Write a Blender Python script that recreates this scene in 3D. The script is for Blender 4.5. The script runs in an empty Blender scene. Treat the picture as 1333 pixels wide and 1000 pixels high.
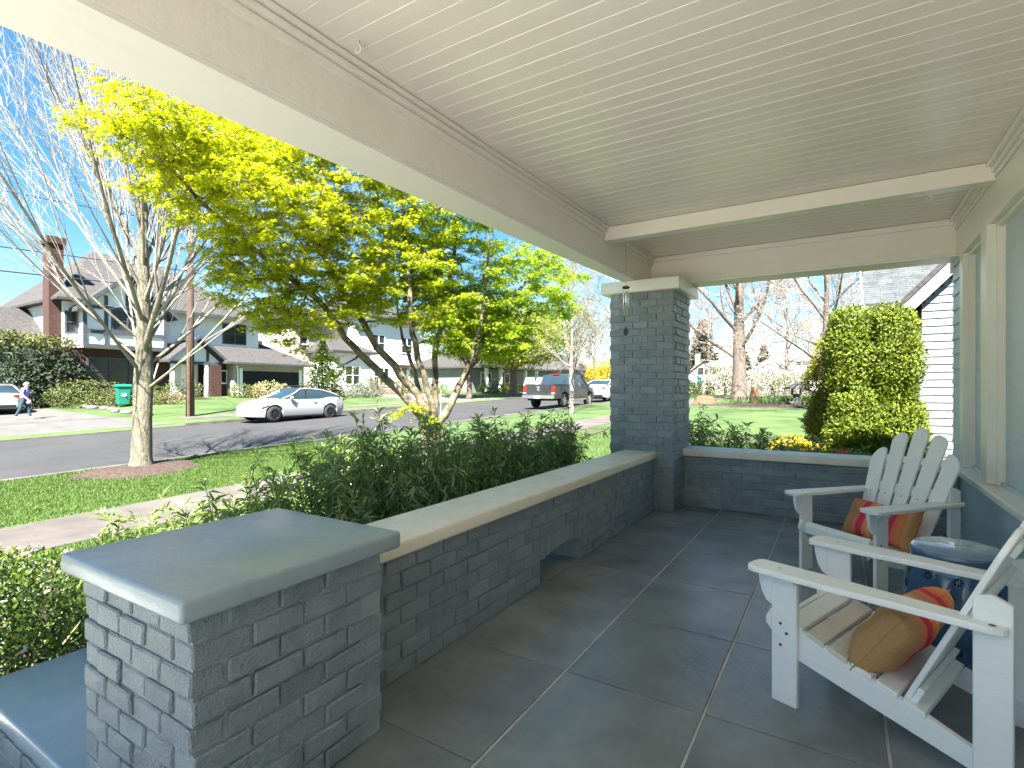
import bpy, bmesh, math, random
import numpy as np
from mathutils import Vector, Matrix

rng = random.Random(7)
nr = np.random.default_rng(11)
R = math.radians
sc = bpy.context.scene
COL = sc.collection

# ------------------------------------------------------------------ camera
cam_d = bpy.data.cameras.new('camera')
cam = bpy.data.objects.new('camera', cam_d); COL.objects.link(cam)
cam.location = (0, 0, 1.33)
cam.rotation_euler = (R(90), 0, R(31.8))
cam_d.sensor_width = 36; cam_d.lens = 18.55; cam_d.shift_y = 0.0038
cam_d.clip_start = 0.05; cam_d.clip_end = 3000
sc.camera = cam

# ------------------------------------------------------------------ sky, sun, exposure
SUN_EL = R(51); SUN_AZ = R(155)         # azimuth from +Y towards +X
world = bpy.data.worlds.new('World'); sc.world = world; world.use_nodes = True
wn = world.node_tree.nodes; wl = world.node_tree.links
for n in list(wn): wn.remove(n)
wo = wn.new('ShaderNodeOutputWorld'); bg = wn.new('ShaderNodeBackground')
sky = wn.new('ShaderNodeTexSky'); sky.sky_type = 'NISHITA'; sky.sun_disc = False
sky.sun_elevation = SUN_EL; sky.sun_rotation = SUN_AZ
sky.air_density = 1.0; sky.dust_density = 0.0; sky.ozone_density = 2.0; sky.altitude = 50
wtc = wn.new('ShaderNodeTexCoord'); wmap = wn.new('ShaderNodeMapping'); wmap.inputs['Scale'].default_value = (1.6, 1.6, 5.5)
wno = wn.new('ShaderNodeTexNoise'); wno.inputs['Scale'].default_value = 2.6; wno.inputs['Detail'].default_value = 9; wno.inputs['Roughness'].default_value = .62
wcr = wn.new('ShaderNodeValToRGB'); wcr.color_ramp.elements[0].position = .5; wcr.color_ramp.elements[1].position = .82
wcr.color_ramp.elements[0].color = (0, 0, 0, 1); wcr.color_ramp.elements[1].color = (.34, .34, .34, 1)
wmx = wn.new('ShaderNodeMixRGB'); wmx.inputs[2].default_value = (2.9, 3.0, 3.1, 1)
wl.new(wtc.outputs['Generated'], wmap.inputs[0]); wl.new(wmap.outputs[0], wno.inputs['Vector']); wl.new(wno.outputs[0], wcr.inputs[0])
wl.new(wcr.outputs[0], wmx.inputs[0]); wga = wn.new('ShaderNodeGamma'); wga.inputs[1].default_value = .60
whs = wn.new('ShaderNodeHueSaturation'); whs.inputs['Saturation'].default_value = 1.85
wl.new(sky.outputs[0], wga.inputs[0]); wl.new(wga.outputs[0], whs.inputs['Color']); wl.new(whs.outputs[0], wmx.inputs[1]); wl.new(wmx.outputs[0], bg.inputs[0])
bg.inputs[1].default_value = 0.062
wl.new(bg.outputs[0], wo.inputs[0])

sun_d = bpy.data.lights.new('sun', 'SUN'); sun_d.energy = 4.4; sun_d.angle = R(.53); sun_d.color = (1, .955, .88)
sun = bpy.data.objects.new('sun', sun_d); COL.objects.link(sun)
TS = Vector((math.sin(SUN_AZ)*math.cos(SUN_EL), math.cos(SUN_AZ)*math.cos(SUN_EL), math.sin(SUN_EL)))
sun.rotation_euler = (-TS).to_track_quat('-Z', 'Y').to_euler(); sun.location = (0, -5, 20)

sc.view_settings.view_transform = 'Standard'; sc.view_settings.look = 'None'
sc.view_settings.exposure = 3.0; sc.view_settings.gamma = 1
sc.view_settings.use_curve_mapping = False
sc.cycles.max_bounces = 12; sc.cycles.diffuse_bounces = 8; sc.cycles.transparent_max_bounces = 8

# ------------------------------------------------------------------ materials
def lin(h):
    h = h.lstrip('#'); o = []
    for i in (0, 2, 4):
        v = int(h[i:i+2], 16)/255
        o.append(v/12.92 if v <= .04045 else ((v+.055)/1.055)**2.4)
    return (*o, 1)
def mat(name, c1, c2=None, scale=4, rough=.6, bump=0, bscale=40, metal=0, spec=.5, detail=6, coat=0, stretch=None, bump2=0, bscale2=8, island=None, objrand=0, lo=.35, hi=.65, rvar=0, bd=.6):
    m = bpy.data.materials.new(name); m.use_nodes = True
    nt = m.node_tree; N = nt.nodes; L = nt.links; b = N['Principled BSDF']
    b.inputs['Roughness'].default_value = rough; b.inputs['Metallic'].default_value = metal
    b.inputs['Specular IOR Level'].default_value = spec; b.inputs['Coat Weight'].default_value = coat
    tc = N.new('ShaderNodeTexCoord'); src = tc.outputs['Object']
    geo = N.new('ShaderNodeNewGeometry')
    if objrand:
        src = geo.outputs['Position']
    if stretch:
        mp = N.new('ShaderNodeMapping'); mp.inputs['Scale'].default_value = stretch; L.new(src, mp.inputs[0]); src = mp.outputs[0]
    no = N.new('ShaderNodeTexNoise'); no.inputs['Scale'].default_value = scale; no.inputs['Detail'].default_value = detail; no.inputs['Roughness'].default_value = .6
    L.new(src, no.inputs['Vector'])
    cr = N.new('ShaderNodeValToRGB'); e = cr.color_ramp.elements
    e[0].position = lo; e[1].position = hi; e[0].color = c1; e[1].color = c2 or c1
    L.new(no.outputs[0], cr.inputs[0]); out = cr.outputs[0]
    if island or objrand:
        hs = N.new('ShaderNodeHueSaturation'); mr = N.new('ShaderNodeMapRange')
        k = island or objrand
        mr.inputs[3].default_value = 1-k; mr.inputs[4].default_value = 1+k
        if island: L.new(geo.outputs['Random Per Island'], mr.inputs[0])
        else:
            oi = N.new('ShaderNodeObjectInfo'); L.new(oi.outputs['Random'], mr.inputs[0])
        L.new(mr.outputs[0], hs.inputs['Value']); L.new(out, hs.inputs['Color']); out = hs.outputs[0]
    L.new(out, b.inputs['Base Color'])
    if rvar:
        m2 = N.new('ShaderNodeMapRange'); m2.inputs[3].default_value = max(.02, rough-rvar); m2.inputs[4].default_value = rough+rvar
        L.new(no.outputs[0], m2.inputs[0]); L.new(m2.outputs[0], b.inputs['Roughness'])
    last = None
    for st, bs in ((bump, bscale), (bump2, bscale2)):
        if st:
            n2 = N.new('ShaderNodeTexNoise'); n2.inputs['Scale'].default_value = bs; n2.inputs['Detail'].default_value = 4
            L.new(src, n2.inputs['Vector'])
            bp = N.new('ShaderNodeBump'); bp.inputs['Strength'].default_value = st; bp.inputs['Distance'].default_value = bd/bs
            L.new(n2.outputs[0], bp.inputs['Height'])
            if last: L.new(last, bp.inputs['Normal'])
            last = bp.outputs[0]
    if last: L.new(last, b.inputs['Normal'])
    return m
def leafmat(name, c1, c2, trans=.35, rough=.45, spec=.4):
    m = bpy.data.materials.new(name); m.use_nodes = True
    nt = m.node_tree; N = nt.nodes; L = nt.links; b = N['Principled BSDF']; o = N['Material Output']
    b.inputs['Roughness'].default_value = rough; b.inputs['Specular IOR Level'].default_value = spec
    g = N.new('ShaderNodeNewGeometry'); cr = N.new('ShaderNodeValToRGB'); e = cr.color_ramp.elements
    e[0].color = c1; e[1].color = c2
    L.new(g.outputs['Random Per Island'], cr.inputs[0]); L.new(cr.outputs[0], b.inputs['Base Color'])
    t = N.new('ShaderNodeBsdfTranslucent'); gm = N.new('ShaderNodeMixRGB'); gm.blend_type = 'MULTIPLY'; gm.inputs[0].default_value = 1
    gm.inputs[2].default_value = (1.5, 1.45, .6, 1)
    L.new(cr.outputs[0], gm.inputs[1]); L.new(gm.outputs[0], t.inputs[0])
    mx = N.new('ShaderNodeMixShader'); mx.inputs[0].default_value = trans
    L.new(b.outputs[0], mx.inputs[1]); L.new(t.outputs[0], mx.inputs[2]); L.new(mx.outputs[0], o.inputs[0])
    return m
def rgb(r, g, b): return (r, g, b, 1)

M = {}
M['paint_cream'] = mat('cream_paint', rgb(.84,.765,.675), rgb(.87,.80,.72), 3, .34, .10, 55, bump2=.12, bscale2=6)
M['ceiling'] = mat('ceiling_paint', rgb(.85,.765,.665), rgb(.88,.80,.705), 2.2, .25, .10, 30, stretch=(1,6,6), objrand=.02)
M['soffit'] = mat('soffit_paint', rgb(.86,.795,.715), rgb(.88,.82,.75), 3, .42, .12, 45, stretch=(6,1,6))
M['brick'] = mat('painted_brick', rgb(.225,.258,.278), rgb(.295,.328,.345), 9, .32, 1, 230, bump2=.55, bscale2=85, objrand=.12, rvar=.10, bd=1.5)
M['mortar'] = mat('painted_mortar', rgb(.25,.28,.295), rgb(.32,.35,.36), 12, .5, .6, 90, bump2=.5, bscale2=30)
M['slab'] = mat('grey_painted_slab', rgb(.25,.30,.325), rgb(.335,.385,.405), 4.0, .25, .22, 110, bump2=.06, bscale2=7, lo=.25, hi=.75)
M['cap'] = mat('cream_stone_cap', rgb(.80,.70,.55), rgb(.87,.785,.645), 5, .55, .4, 90, bump2=.25, bscale2=9)
M['tile'] = mat('slate_tile', rgb(.128,.144,.152), rgb(.30,.315,.315), 2.4, .26, .12, 45, detail=11, objrand=.14, bump2=.08, bscale2=4, lo=.22, hi=.78)
M['grout'] = mat('grout', rgb(.36,.345,.32), rgb(.62,.60,.55), 3, .8, .3, 80)
M['siding'] = mat('blue_grey_siding', rgb(.47,.53,.56), rgb(.52,.58,.61), 3, .42, .08, 50, stretch=(6,1,6), objrand=.04)
M['trim'] = mat('cream_trim', rgb(.79,.755,.665), rgb(.82,.79,.71), 4, .3, .05, 60)
M['white'] = mat('white_chair_paint', rgb(.83,.835,.83), rgb(.87,.87,.865), 6, .36, .18, 60, stretch=(1,8,8), bump2=.08, bscale2=18)
M['seatworn'] = mat('worn_seat_paint', rgb(.60,.55,.48), rgb(.68,.63,.56), 8, .5, .12, 90)
M['screw'] = mat('brown_screw', rgb(.12,.09,.07), None, 5, .5, metal=.6)
M['glass'] = mat('window_glass', rgb(.018,.022,.024), rgb(.03,.034,.034), 1.2, .06, spec=.3)
M['blind'] = mat('window_interior', rgb(.42,.40,.34), rgb(.5,.48,.42), 2, .7)
M['asphalt'] = mat('asphalt', rgb(.024,.0233,.024), rgb(.041,.040,.0404), .5, .85, .45, 60, detail=14, bump2=.25, bscale2=9, lo=.28, hi=.72)
M['concrete'] = mat('concrete', rgb(.066,.056,.049), rgb(.105,.091,.081), 1.6, .85, .25, 60, detail=9, objrand=.08)
M['kerb'] = mat('kerb_concrete', rgb(.07,.062,.055), rgb(.12,.11,.10), 2.5, .85, .3, 40, objrand=.1)
M['grass'] = mat('lawn', rgb(.028,.058,.010), rgb(.076,.124,.029), .55, .8, .9, 55, detail=14, bump2=.6, bscale2=14, lo=.3, hi=.7)
M['mulch'] = mat('bark_mulch', rgb(.022,.014,.010), rgb(.075,.046,.033), 14, .9, 1, 45, bump2=.8, bscale2=18)
M['blade'] = leafmat('grass_blade', rgb(.045,.098,.014), rgb(.11,.175,.036), .35, .6)
M['bark_grey'] = mat('grey_bark', rgb(.10,.088,.058), rgb(.20,.18,.135), 9, .9, .9, 30, stretch=(2.5,2.5,.6), bump2=.5, bscale2=12)
M['twig_pale'] = mat('pale_twig', rgb(.24,.215,.185), rgb(.34,.31,.275), 5, .7)
M['bark_brown'] = mat('brown_bark', rgb(.075,.056,.046), rgb(.16,.125,.105), 6, .9, .8, 20, stretch=(2,2,.6))
M['twig_tan'] = mat('tan_twig', rgb(.20,.16,.13), rgb(.29,.24,.205), 2, .8)
M['bark_maple'] = mat('maple_bark', rgb(.055,.043,.022), rgb(.24,.205,.135), 5, .85, .6, 26, lo=.40, hi=.66)
M['twig_red'] = mat('red_twig', rgb(.13,.045,.028), rgb(.19,.075,.04), 4, .6)
M['bark_birch'] = mat('birch_bark', rgb(.26,.24,.215), rgb(.07,.06,.05), 6, .8, .4, 20, stretch=(.7,.7,2.6), lo=.50, hi=.58)
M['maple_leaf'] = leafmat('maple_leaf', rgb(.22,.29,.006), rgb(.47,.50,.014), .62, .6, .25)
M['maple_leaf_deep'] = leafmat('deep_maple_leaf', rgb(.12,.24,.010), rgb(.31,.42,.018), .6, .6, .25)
M['shrub_leaf'] = leafmat('evergreen_leaf', rgb(.10,.165,.068), rgb(.34,.43,.19), .38, .38, .5)
M['shrub_leaf_young'] = leafmat('young_shrub_leaf', rgb(.16,.26,.05), rgb(.34,.40,.12), .3, .4)
M['stem'] = mat('shrub_stem', rgb(.085,.085,.035), rgb(.15,.15,.06), 6, .8)
M['stem_red'] = mat('red_stem', rgb(.22,.06,.04), rgb(.28,.10,.06), 6, .7)
M['hedge_leaf'] = leafmat('hedge_leaf', rgb(.038,.072,.007), rgb(.20,.245,.014), .3, .6)
M['hedge_yellow'] = leafmat('yellow_hedge_leaf', rgb(.09,.10,.005), rgb(.25,.235,.009), .25, .6)
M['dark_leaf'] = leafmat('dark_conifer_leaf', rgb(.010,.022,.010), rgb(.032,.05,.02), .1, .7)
M['mid_leaf'] = leafmat('mid_green_leaf', rgb(0.027,0.054,0.010), rgb(0.070,0.109,0.022), .3, .6)
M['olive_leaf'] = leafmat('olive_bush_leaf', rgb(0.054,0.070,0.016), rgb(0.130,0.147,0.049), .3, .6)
M['grey_leaf'] = leafmat('grey_green_leaf', rgb(0.070,0.087,0.066), rgb(0.142,0.158,0.120), .2, .7)
M['tan_leaf'] = leafmat('tan_bush_leaf', rgb(0.130,0.098,0.049), rgb(0.218,0.174,0.093), .2, .7)
M['yellow_leaf'] = leafmat('forsythia_bloom', rgb(0.317,0.248,0.006), rgb(0.450,0.369,0.018), .35, .6)
M['lime_leaf'] = leafmat('lime_leaf', rgb(0.126,0.173,0.007), rgb(0.254,0.288,0.018), .45, .6)
M['bud_leaf'] = leafmat('pale_bud', rgb(0.286,0.245,0.136), rgb(0.340,0.354,0.150), .3, .7)
M['pinkbud'] = leafmat('pink_bud', rgb(0.340,0.224,0.190), rgb(0.408,0.313,0.272), .3, .7)
M['white_bloom'] = leafmat('white_blossom', rgb(0.352,0.333,0.284), rgb(0.416,0.407,0.382), .3, .7)
M['pink_bloom'] = leafmat('pink_blossom', rgb(.36,.22,.22), rgb(.50,.42,.41), .3, .6)
M['red_bloom'] = leafmat('coral_bloom', rgb(.70,.10,.09), rgb(.8,.22,.18), .2, .6)
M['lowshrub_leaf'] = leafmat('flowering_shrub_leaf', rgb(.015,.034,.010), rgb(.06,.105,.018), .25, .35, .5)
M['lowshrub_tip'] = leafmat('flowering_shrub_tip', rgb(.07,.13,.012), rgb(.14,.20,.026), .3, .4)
M['carwhite'] = mat('white_car_paint', rgb(.30,.30,.305), None, 2, .25, coat=.6)
M['carsilver'] = mat('silver_car_paint', rgb(.28,.31,.34), None, 2, .28, metal=.25, coat=.6)
M['cardark'] = mat('dark_truck_paint', rgb(.020,.021,.022), None, 2, .35, coat=.25)
M['tyre'] = mat('tyre_rubber', rgb(.018,.018,.019), None, 5, .8)
M['rim'] = mat('dark_rim', rgb(.05,.05,.055), None, 5, .35, metal=.7)
M['rimsilver'] = mat('silver_rim', rgb(.5,.5,.5), None, 5, .3, metal=.8)
M['chrome'] = mat('chrome', rgb(.72,.72,.72), None, 5, .18, metal=1)
M['carglass'] = mat('car_glass', rgb(.02,.035,.042), None, 2, .03, spec=.9)
M['blacktrim'] = mat('black_trim', rgb(.012,.012,.013), None, 2, .7, spec=.2)
M['taillight'] = mat('red_lens', rgb(.30,.012,.012), None, 2, .2)
M['headlight'] = mat('clear_lens', rgb(.35,.38,.42), None, 2, .1)
M['plate'] = mat('licence_plate', rgb(.55,.58,.62), None, 2, .5)
M['stucco'] = mat('white_stucco', rgb(.62,.615,.61), rgb(.70,.70,.69), 2, .9, .4, 30)
M['stucco_beige'] = mat('beige_stucco', rgb(.33,.285,.225), rgb(.40,.35,.29), 1.5, .9, .3, 25)
M['timber'] = mat('dark_timber', rgb(.035,.042,.055), rgb(.06,.068,.08), 4, .7)
M['roofgrey'] = mat('grey_shingle_roof', rgb(.030,.0275,.027), rgb(.060,.056,.054), 5, .9, .6, 12, detail=10, stretch=(1,1,3))
M['roofdark'] = mat('dark_shingle_roof', rgb(.028,.025,.024), rgb(.052,.048,.046), 5, .9, .6, 12)
M['redbrick'] = mat('red_brick', rgb(.034,.015,.012), rgb(.070,.031,.024), 7, .9, .5, 14, stretch=(1,1,3))
M['slatdoor'] = mat('dark_garage_door', rgb(.018,.02,.024), rgb(.026,.028,.032), 3, .75, spec=.15)
M['nshingle'] = mat('white_shingle', rgb(.145,.152,.163), rgb(.185,.193,.205), 4, .7, .3, 60, stretch=(4,4,.7), objrand=.07)
M['nroof'] = mat('pale_roof_shingle', rgb(.042,.048,.052), rgb(.080,.089,.092), 3, .85, .3, 30, detail=9, objrand=.08)
M['nsoffit'] = mat('olive_soffit', rgb(.22,.21,.10), None, 3, .7)
M['pole'] = mat('utility_pole_wood', rgb(.045,.028,.02), rgb(.095,.06,.042), 6, .85, .8, 22, stretch=(4,4,.35))
M['wire'] = mat('wire', rgb(.03,.03,.035), None, 3, .6)
M['bin'] = mat('green_bin_plastic', rgb(.008,.15,.105), rgb(.01,.18,.125), 3, .4)
M['skin'] = mat('skin', rgb(.55,.34,.26), None, 5, .5)
M['purple'] = mat('purple_shirt', rgb(.17,.13,.50), rgb(.24,.19,.60), 9, .8)
M['denim'] = mat('dark_trousers', rgb(.018,.04,.058), rgb(.03,.06,.08), 9, .8)
M['whitecloth'] = mat('white_fabric', rgb(.36,.36,.355), None, 5, .8)
M['shoe'] = mat('pale_shoe', rgb(.62,.62,.68), None, 5, .6)
M['hair'] = mat('grey_hair', rgb(.26,.25,.24), rgb(.36,.35,.33), 30, .7)
M['aluminium'] = mat('chime_aluminium', rgb(.80,.79,.76), None, 3, .25, metal=.7)
M['darkwood'] = mat('dark_chime_wood', rgb(.03,.024,.02), None, 3, .5)
M['string'] = mat('string', rgb(.32,.28,.22), None, 3, .9)
M['hook'] = mat('painted_hook', rgb(.76,.74,.68), None, 3, .35)
M['teal'] = mat('teal_sign', rgb(.02,.42,.36), None, 3, .5)
M['stoneL'] = mat('dark_lantern_stone', rgb(.05,.05,.055), rgb(.09,.09,.09), 5, .8)
M['rustwood'] = mat('weathered_stump', rgb(.10,.05,.026), rgb(.16,.09,.05), 6, .9, .6, 20)
M['stone'] = mat('border_stone', rgb(.10,.092,.082), rgb(.15,.14,.128), 4, .9, .5, 20)

# ------------------------------------------------------------------ helpers
def tag(o, label=None, cat=None, group=None, kind=None):
    if label: o['label'] = label
    if cat: o['category'] = cat
    if group: o['group'] = group
    if kind: o['kind'] = kind
    return o
def mobj(name, me, m=None, parent=None, loc=None):
    o = bpy.data.objects.new(name, me); COL.objects.link(o)
    if m is not None and not me.materials: me.materials.append(m)
    if parent: o.parent = parent
    if loc: o.location = loc
    return o
def empty(name, loc=(0,0,0), rz=0, label=None, cat=None, group=None):
    o = bpy.data.objects.new(name, None); COL.objects.link(o); o.location = loc; o.rotation_euler = (0,0,rz)
    o.empty_display_size = .2
    return tag(o, label, cat, group)
class MB:
    def __init__(s): s.v = []; s.f = []
    def add(s, vs, fs):
        n = len(s.v); s.v += [tuple(p) for p in vs]; s.f += [tuple(i+n for i in f) for f in fs]; return s
    def box(s, a, b, rz=0, piv=None):
        x0,y0,z0 = a; x1,y1,z1 = b
        vs = [(x0,y0,z0),(x1,y0,z0),(x1,y1,z0),(x0,y1,z0),(x0,y0,z1),(x1,y0,z1),(x1,y1,z1),(x0,y1,z1)]
        if rz:
            px, py = piv or ((x0+x1)/2,(y0+y1)/2); c, q = math.cos(rz), math.sin(rz)
            vs = [(px+(x-px)*c-(y-py)*q, py+(x-px)*q+(y-py)*c, z) for x,y,z in vs]
        return s.add(vs, [(3,2,1,0),(4,5,6,7),(0,1,5,4),(1,2,6,5),(2,3,7,6),(3,0,4,7)])
    def prism(s, poly, axis, a, b):
        # poly: 2D points in the plane perpendicular to axis, extruded a..b
        n = len(poly)
        def mk(p, t): return (t,p[0],p[1]) if axis == 'x' else ((p[0],t,p[1]) if axis == 'y' else (p[0],p[1],t))
        vs = [mk(p,a) for p in poly]+[mk(p,b) for p in poly]
        return s.add(vs, [tuple(range(n))[::-1], tuple(range(n,2*n))]+[(i,(i+1)%n,n+(i+1)%n,n+i) for i in range(n)])
    def tube(s, pts, rad, sides=6, cap=True):
        P = [Vector(p) for p in pts]; n = len(P)
        if not hasattr(rad, '__len__'): rad = [rad]*n
        ref = None; vs = []
        for i in range(n):
            t = (P[min(i+1,n-1)]-P[max(i-1,0)])
            if t.length < 1e-9: t = Vector((0,0,1))
            t.normalize()
            if ref is None: ref = t.orthogonal().normalized()
            ref = (ref - t*ref.dot(t))
            if ref.length < 1e-6: ref = t.orthogonal()
            ref.normalize(); bn = t.cross(ref)
            for k in range(sides):
                a = 2*math.pi*k/sides
                vs.append(P[i]+(ref*math.cos(a)+bn*math.sin(a))*rad[i])
        fs = [(i*sides+k, i*sides+(k+1)%sides, (i+1)*sides+(k+1)%sides, (i+1)*sides+k) for i in range(n-1) for k in range(sides)]
        if cap: fs += [tuple(range(sides))[::-1], tuple((n-1)*sides+k for k in range(sides))]
        return s.add(vs, fs)
    def lathe(s, prof, c=(0,0,0), sides=24, cap=True):
        vs = [(c[0]+r*math.cos(2*math.pi*k/sides), c[1]+r*math.sin(2*math.pi*k/sides), c[2]+z) for r,z in prof for k in range(sides)]
        n = len(prof)
        fs = [(i*sides+k, i*sides+(k+1)%sides, (i+1)*sides+(k+1)%sides, (i+1)*sides+k) for i in range(n-1) for k in range(sides)]
        if cap: fs += [tuple(range(sides))[::-1], tuple((n-1)*sides+k for k in range(sides))]
        return s.add(vs, fs)
    def build(s, name, m, parent=None, smooth=False, bevel=0, seg=2):
        me = bpy.data.meshes.new(name); me.from_pydata(s.v, [], s.f)
        if bevel:
            bm = bmesh.new(); bm.from_mesh(me)
            ed = [e for e in bm.edges if len(e.link_faces) == 2 and e.calc_face_angle(0) > .5]
            bmesh.ops.bevel(bm, geom=ed, offset=bevel, segments=seg, affect='EDGES', profile=.5, clamp_overlap=True)
            bm.to_mesh(me); bm.free()
        if smooth:
            me.polygons.foreach_set('use_smooth', [True]*len(me.polygons))
        me.update()
        return mobj(name, me, m, parent)
def box(name, a, b, m, parent=None, bevel=0, seg=2, rz=0):
    return MB().box(a, b, rz).build(name, m, parent, bevel=bevel, seg=seg)
def smooth_by_angle(o, ang=.6):
    me = o.data; me.polygons.foreach_set('use_smooth', [True]*len(me.polygons))
    bm = bmesh.new(); bm.from_mesh(me)
    for e in bm.edges:
        e.smooth = not (len(e.link_faces) == 2 and e.calc_face_angle(0) > ang)
    bm.to_mesh(me); bm.free(); return o

# leaves ---------------------------------------------------------------------
LS = {}
LS['lance'] = (np.array([(0,0,0),(.4,.5,.10),(.4,-.5,.10),(.45,0,0),(1,0,-.18)]), [(0,3,1),(0,2,3),(1,3,4),(3,2,4)])
LS['dia'] = (np.array([(0,0,0),(.5,.5,.06),(.5,-.5,.06),(1,0,0)]), [(0,2,3),(0,3,1)])
_v = [(0,0,0)]; _ang = [-140,-112,-85,-52,-27,0,27,52,85,112,140]; _rad = [.22,.5,.26,.85,.3,1.05,.3,.85,.26,.5,.22]
for a_, r_ in zip(_ang, _rad): _v.append((r_*math.cos(R(a_))*.9, r_*math.sin(R(a_))*.9, -.16*r_))
LS['maple'] = (np.array(_v), [(0,i,i+1) for i in range(1,11)])
def leaf_mesh(name, C, A, Nn, Ln, Wd, shape, m, parent=None):
    """C centres, A axis, Nn up-ish, Ln length, Wd width (arrays)"""
    sv, sf = LS[shape]
    C = np.asarray(C, float); A = np.asarray(A, float); Nn = np.asarray(Nn, float)
    A = A/np.maximum(np.linalg.norm(A,axis=1,keepdims=True),1e-9)
    S = np.cross(Nn, A); S /= np.maximum(np.linalg.norm(S,axis=1,keepdims=True),1e-9)
    U = np.cross(A, S); n = len(C); k = len(sv)
    Ln = np.broadcast_to(np.asarray(Ln,float),(n,)); Wd = np.broadcast_to(np.asarray(Wd,float),(n,))
    V = (C[:,None,:] + A[:,None,:]*(sv[None,:,0,None]*Ln[:,None,None]) + S[:,None,:]*(sv[None,:,1,None]*Wd[:,None,None])
         + U[:,None,:]*(sv[None,:,2,None]*Ln[:,None,None]))
    F = (np.array(sf)[None,:,:] + (np.arange(n)*k)[:,None,None]).reshape(-1,3)
    me = bpy.data.meshes.new(name)
    me.vertices.add(n*k); me.vertices.foreach_set('co', V.reshape(-1).astype(np.float32))
    me.loops.add(F.size); me.loops.foreach_set('vertex_index', F.reshape(-1).astype(np.int32))
    me.polygons.add(len(F)); me.polygons.foreach_set('loop_start', (np.arange(len(F))*3).astype(np.int32))
    me.polygons.foreach_set('loop_total', np.full(len(F),3,np.int32))
    me.update(calc_edges=True)
    o = mobj(name, me, m, parent); o['kind'] = 'stuff'
    return o
def rdir(n):
    d = nr.normal(size=(n,3)); return d/np.linalg.norm(d,axis=1,keepdims=True)

# ground height -----------------------------------------------------------------
def sst(a, b, x):
    t = min(1, max(0, (x-a)/(b-a))); return t*t*(3-2*t)
def gz(x, y):
    z = -.40 + .026*max(-14, min(y, 36)) 
    if y > 36: z += .10*(1-math.exp(-(y-36)*.02))
    lot = sst(9, 15, y)
    if x < -25.5: z += (.30+.70*lot)*min(.62, .06*(-25.5-x))
    if x < -60: z += 0
    return z
WSET = {}
def wempty(name, loc, label=None, cat=None, group=None):
    o = empty(name, loc, 0, label, cat, group); WSET[o] = Matrix.Translation(-Vector(loc)); return o
_mobj = mobj
def mobj(name, me, m=None, parent=None, loc=None):
    o = _mobj(name, me, m, parent, loc)
    if parent in WSET: o.matrix_parent_inverse = WSET[parent]
    return o

# ================================================================== GROUND
RX0, RX1 = -22.5, -12.75       # road edges
def dep(x): return -.22 if RX0-.1 < x < RX1+.1 else 0
xs = sorted(set([-400,-200,-120,-80,-60,-50,-45]+[-42+i*1.5 for i in range(12)]+[-25.5,-24,-22.7,-22.5,-20,-16,-12.75,-12.55,-10,-8.45,-7,-5,-3,-1,1,4,8,15,30,60,120,300]))
ys = sorted(set([-200,-80,-40,-25,-14,-8,-5]+[-3+i*1.5 for i in range(28)]+[42,48,55,65,80,110,160,250,450,900]))
g = MB(); g.v = [(x,y,gz(x,y)+dep(x)-.012) for x in xs for y in ys]
ny = len(ys); g.f = [(i*ny+j,(i+1)*ny+j,(i+1)*ny+j+1,i*ny+j+1) for i in range(len(xs)-1) for j in range(ny-1)]
tag(g.build('ground', M['grass'], smooth=True), 'bright green lawn covering the lots along the street', 'lawn', kind='structure')

def sheet(name, x0, x1, y0, y1, dz, m, nx=2, nyy=24, parent=None, base=None):
    b = MB(); X = np.linspace(x0,x1,nx+1); Y = np.linspace(y0,y1,nyy+1)
    b.v = [(x,y,(gz(x,y) if base is None else base)+dz) for x in X for y in Y]; n = nyy+1
    b.f = [(i*n+j,(i+1)*n+j,(i+1)*n+j+1,i*n+j+1) for i in range(nx) for j in range(nyy)]
    return b.build(name, m, parent)
tag(sheet('road', RX0, RX1, -60, 160, -.11, M['asphalt'], 4, 60), 'grey asphalt residential street running past the porch', 'road', kind='structure')
def kerb(x0, x1, gaps):
    par = wempty('kerb', ((x0+x1)/2, 10, gz(x0,10)), 'weathered concrete kerb along the near edge of the street' if x0 > -15 else 'weathered concrete kerb along the far edge of the street', 'kerb')
    y = -20
    while y < 90:
        y1 = y+2.4
        low = any(a < (y+y1)/2 < b for a, b in gaps)
        top = -.075 if low else .006
        b = MB(); vs = []
        for yy in (y+.006, y1-.006):
            z = gz(x0,yy); vs += [(x0,yy,z-.25),(x1,yy,z-.25),(x1,yy,z+top),(x0,yy,z+top)]
        b.add(vs, [(0,1,2,3),(7,6,5,4),(0,4,5,1),(1,5,6,2),(2,6,7,3),(3,7,4,0)])
        b.build('kerb_stone', M['kerb'], par); y = y1
    par['kind'] = 'structure'
kerb(-12.75, -12.57, [(-8,-3)])
kerb(-22.68, -22.5, [(5,12.4),(29,36)])
def slabs(name, x0, x1, y0, y1, step, dz, m, label, along='y', thick=.05):
    par = wempty(name, ((x0+x1)/2,(y0+y1)/2,gz((x0+x1)/2,(y0+y1)/2)), label, 'pavement'); par['kind'] = 'structure'
    n = int(round(((y1-y0) if along == 'y' else (x1-x0))/step))
    for i in range(n):
        if along == 'y': a0,a1,b0,b1 = x0,x1,y0+i*step+.006,y0+(i+1)*step-.006
        else: a0,a1,b0,b1 = x0+i*step+.006,x0+(i+1)*step-.006,y0,y1
        t = dz+rng.uniform(-.003,.003)
        vs = [(x,y,gz(x,y)+t-thick) for x,y in ((a0,b0),(a1,b0),(a1,b1),(a0,b1))]+[(x,y,gz(x,y)+t) for x,y in ((a0,b0),(a1,b0),(a1,b1),(a0,b1))]
        MB().add(vs, [(3,2,1,0),(4,5,6,7),(0,1,5,4),(1,2,6,5),(2,3,7,6),(3,0,4,7)]).build('paving_slab', m, par)
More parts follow.
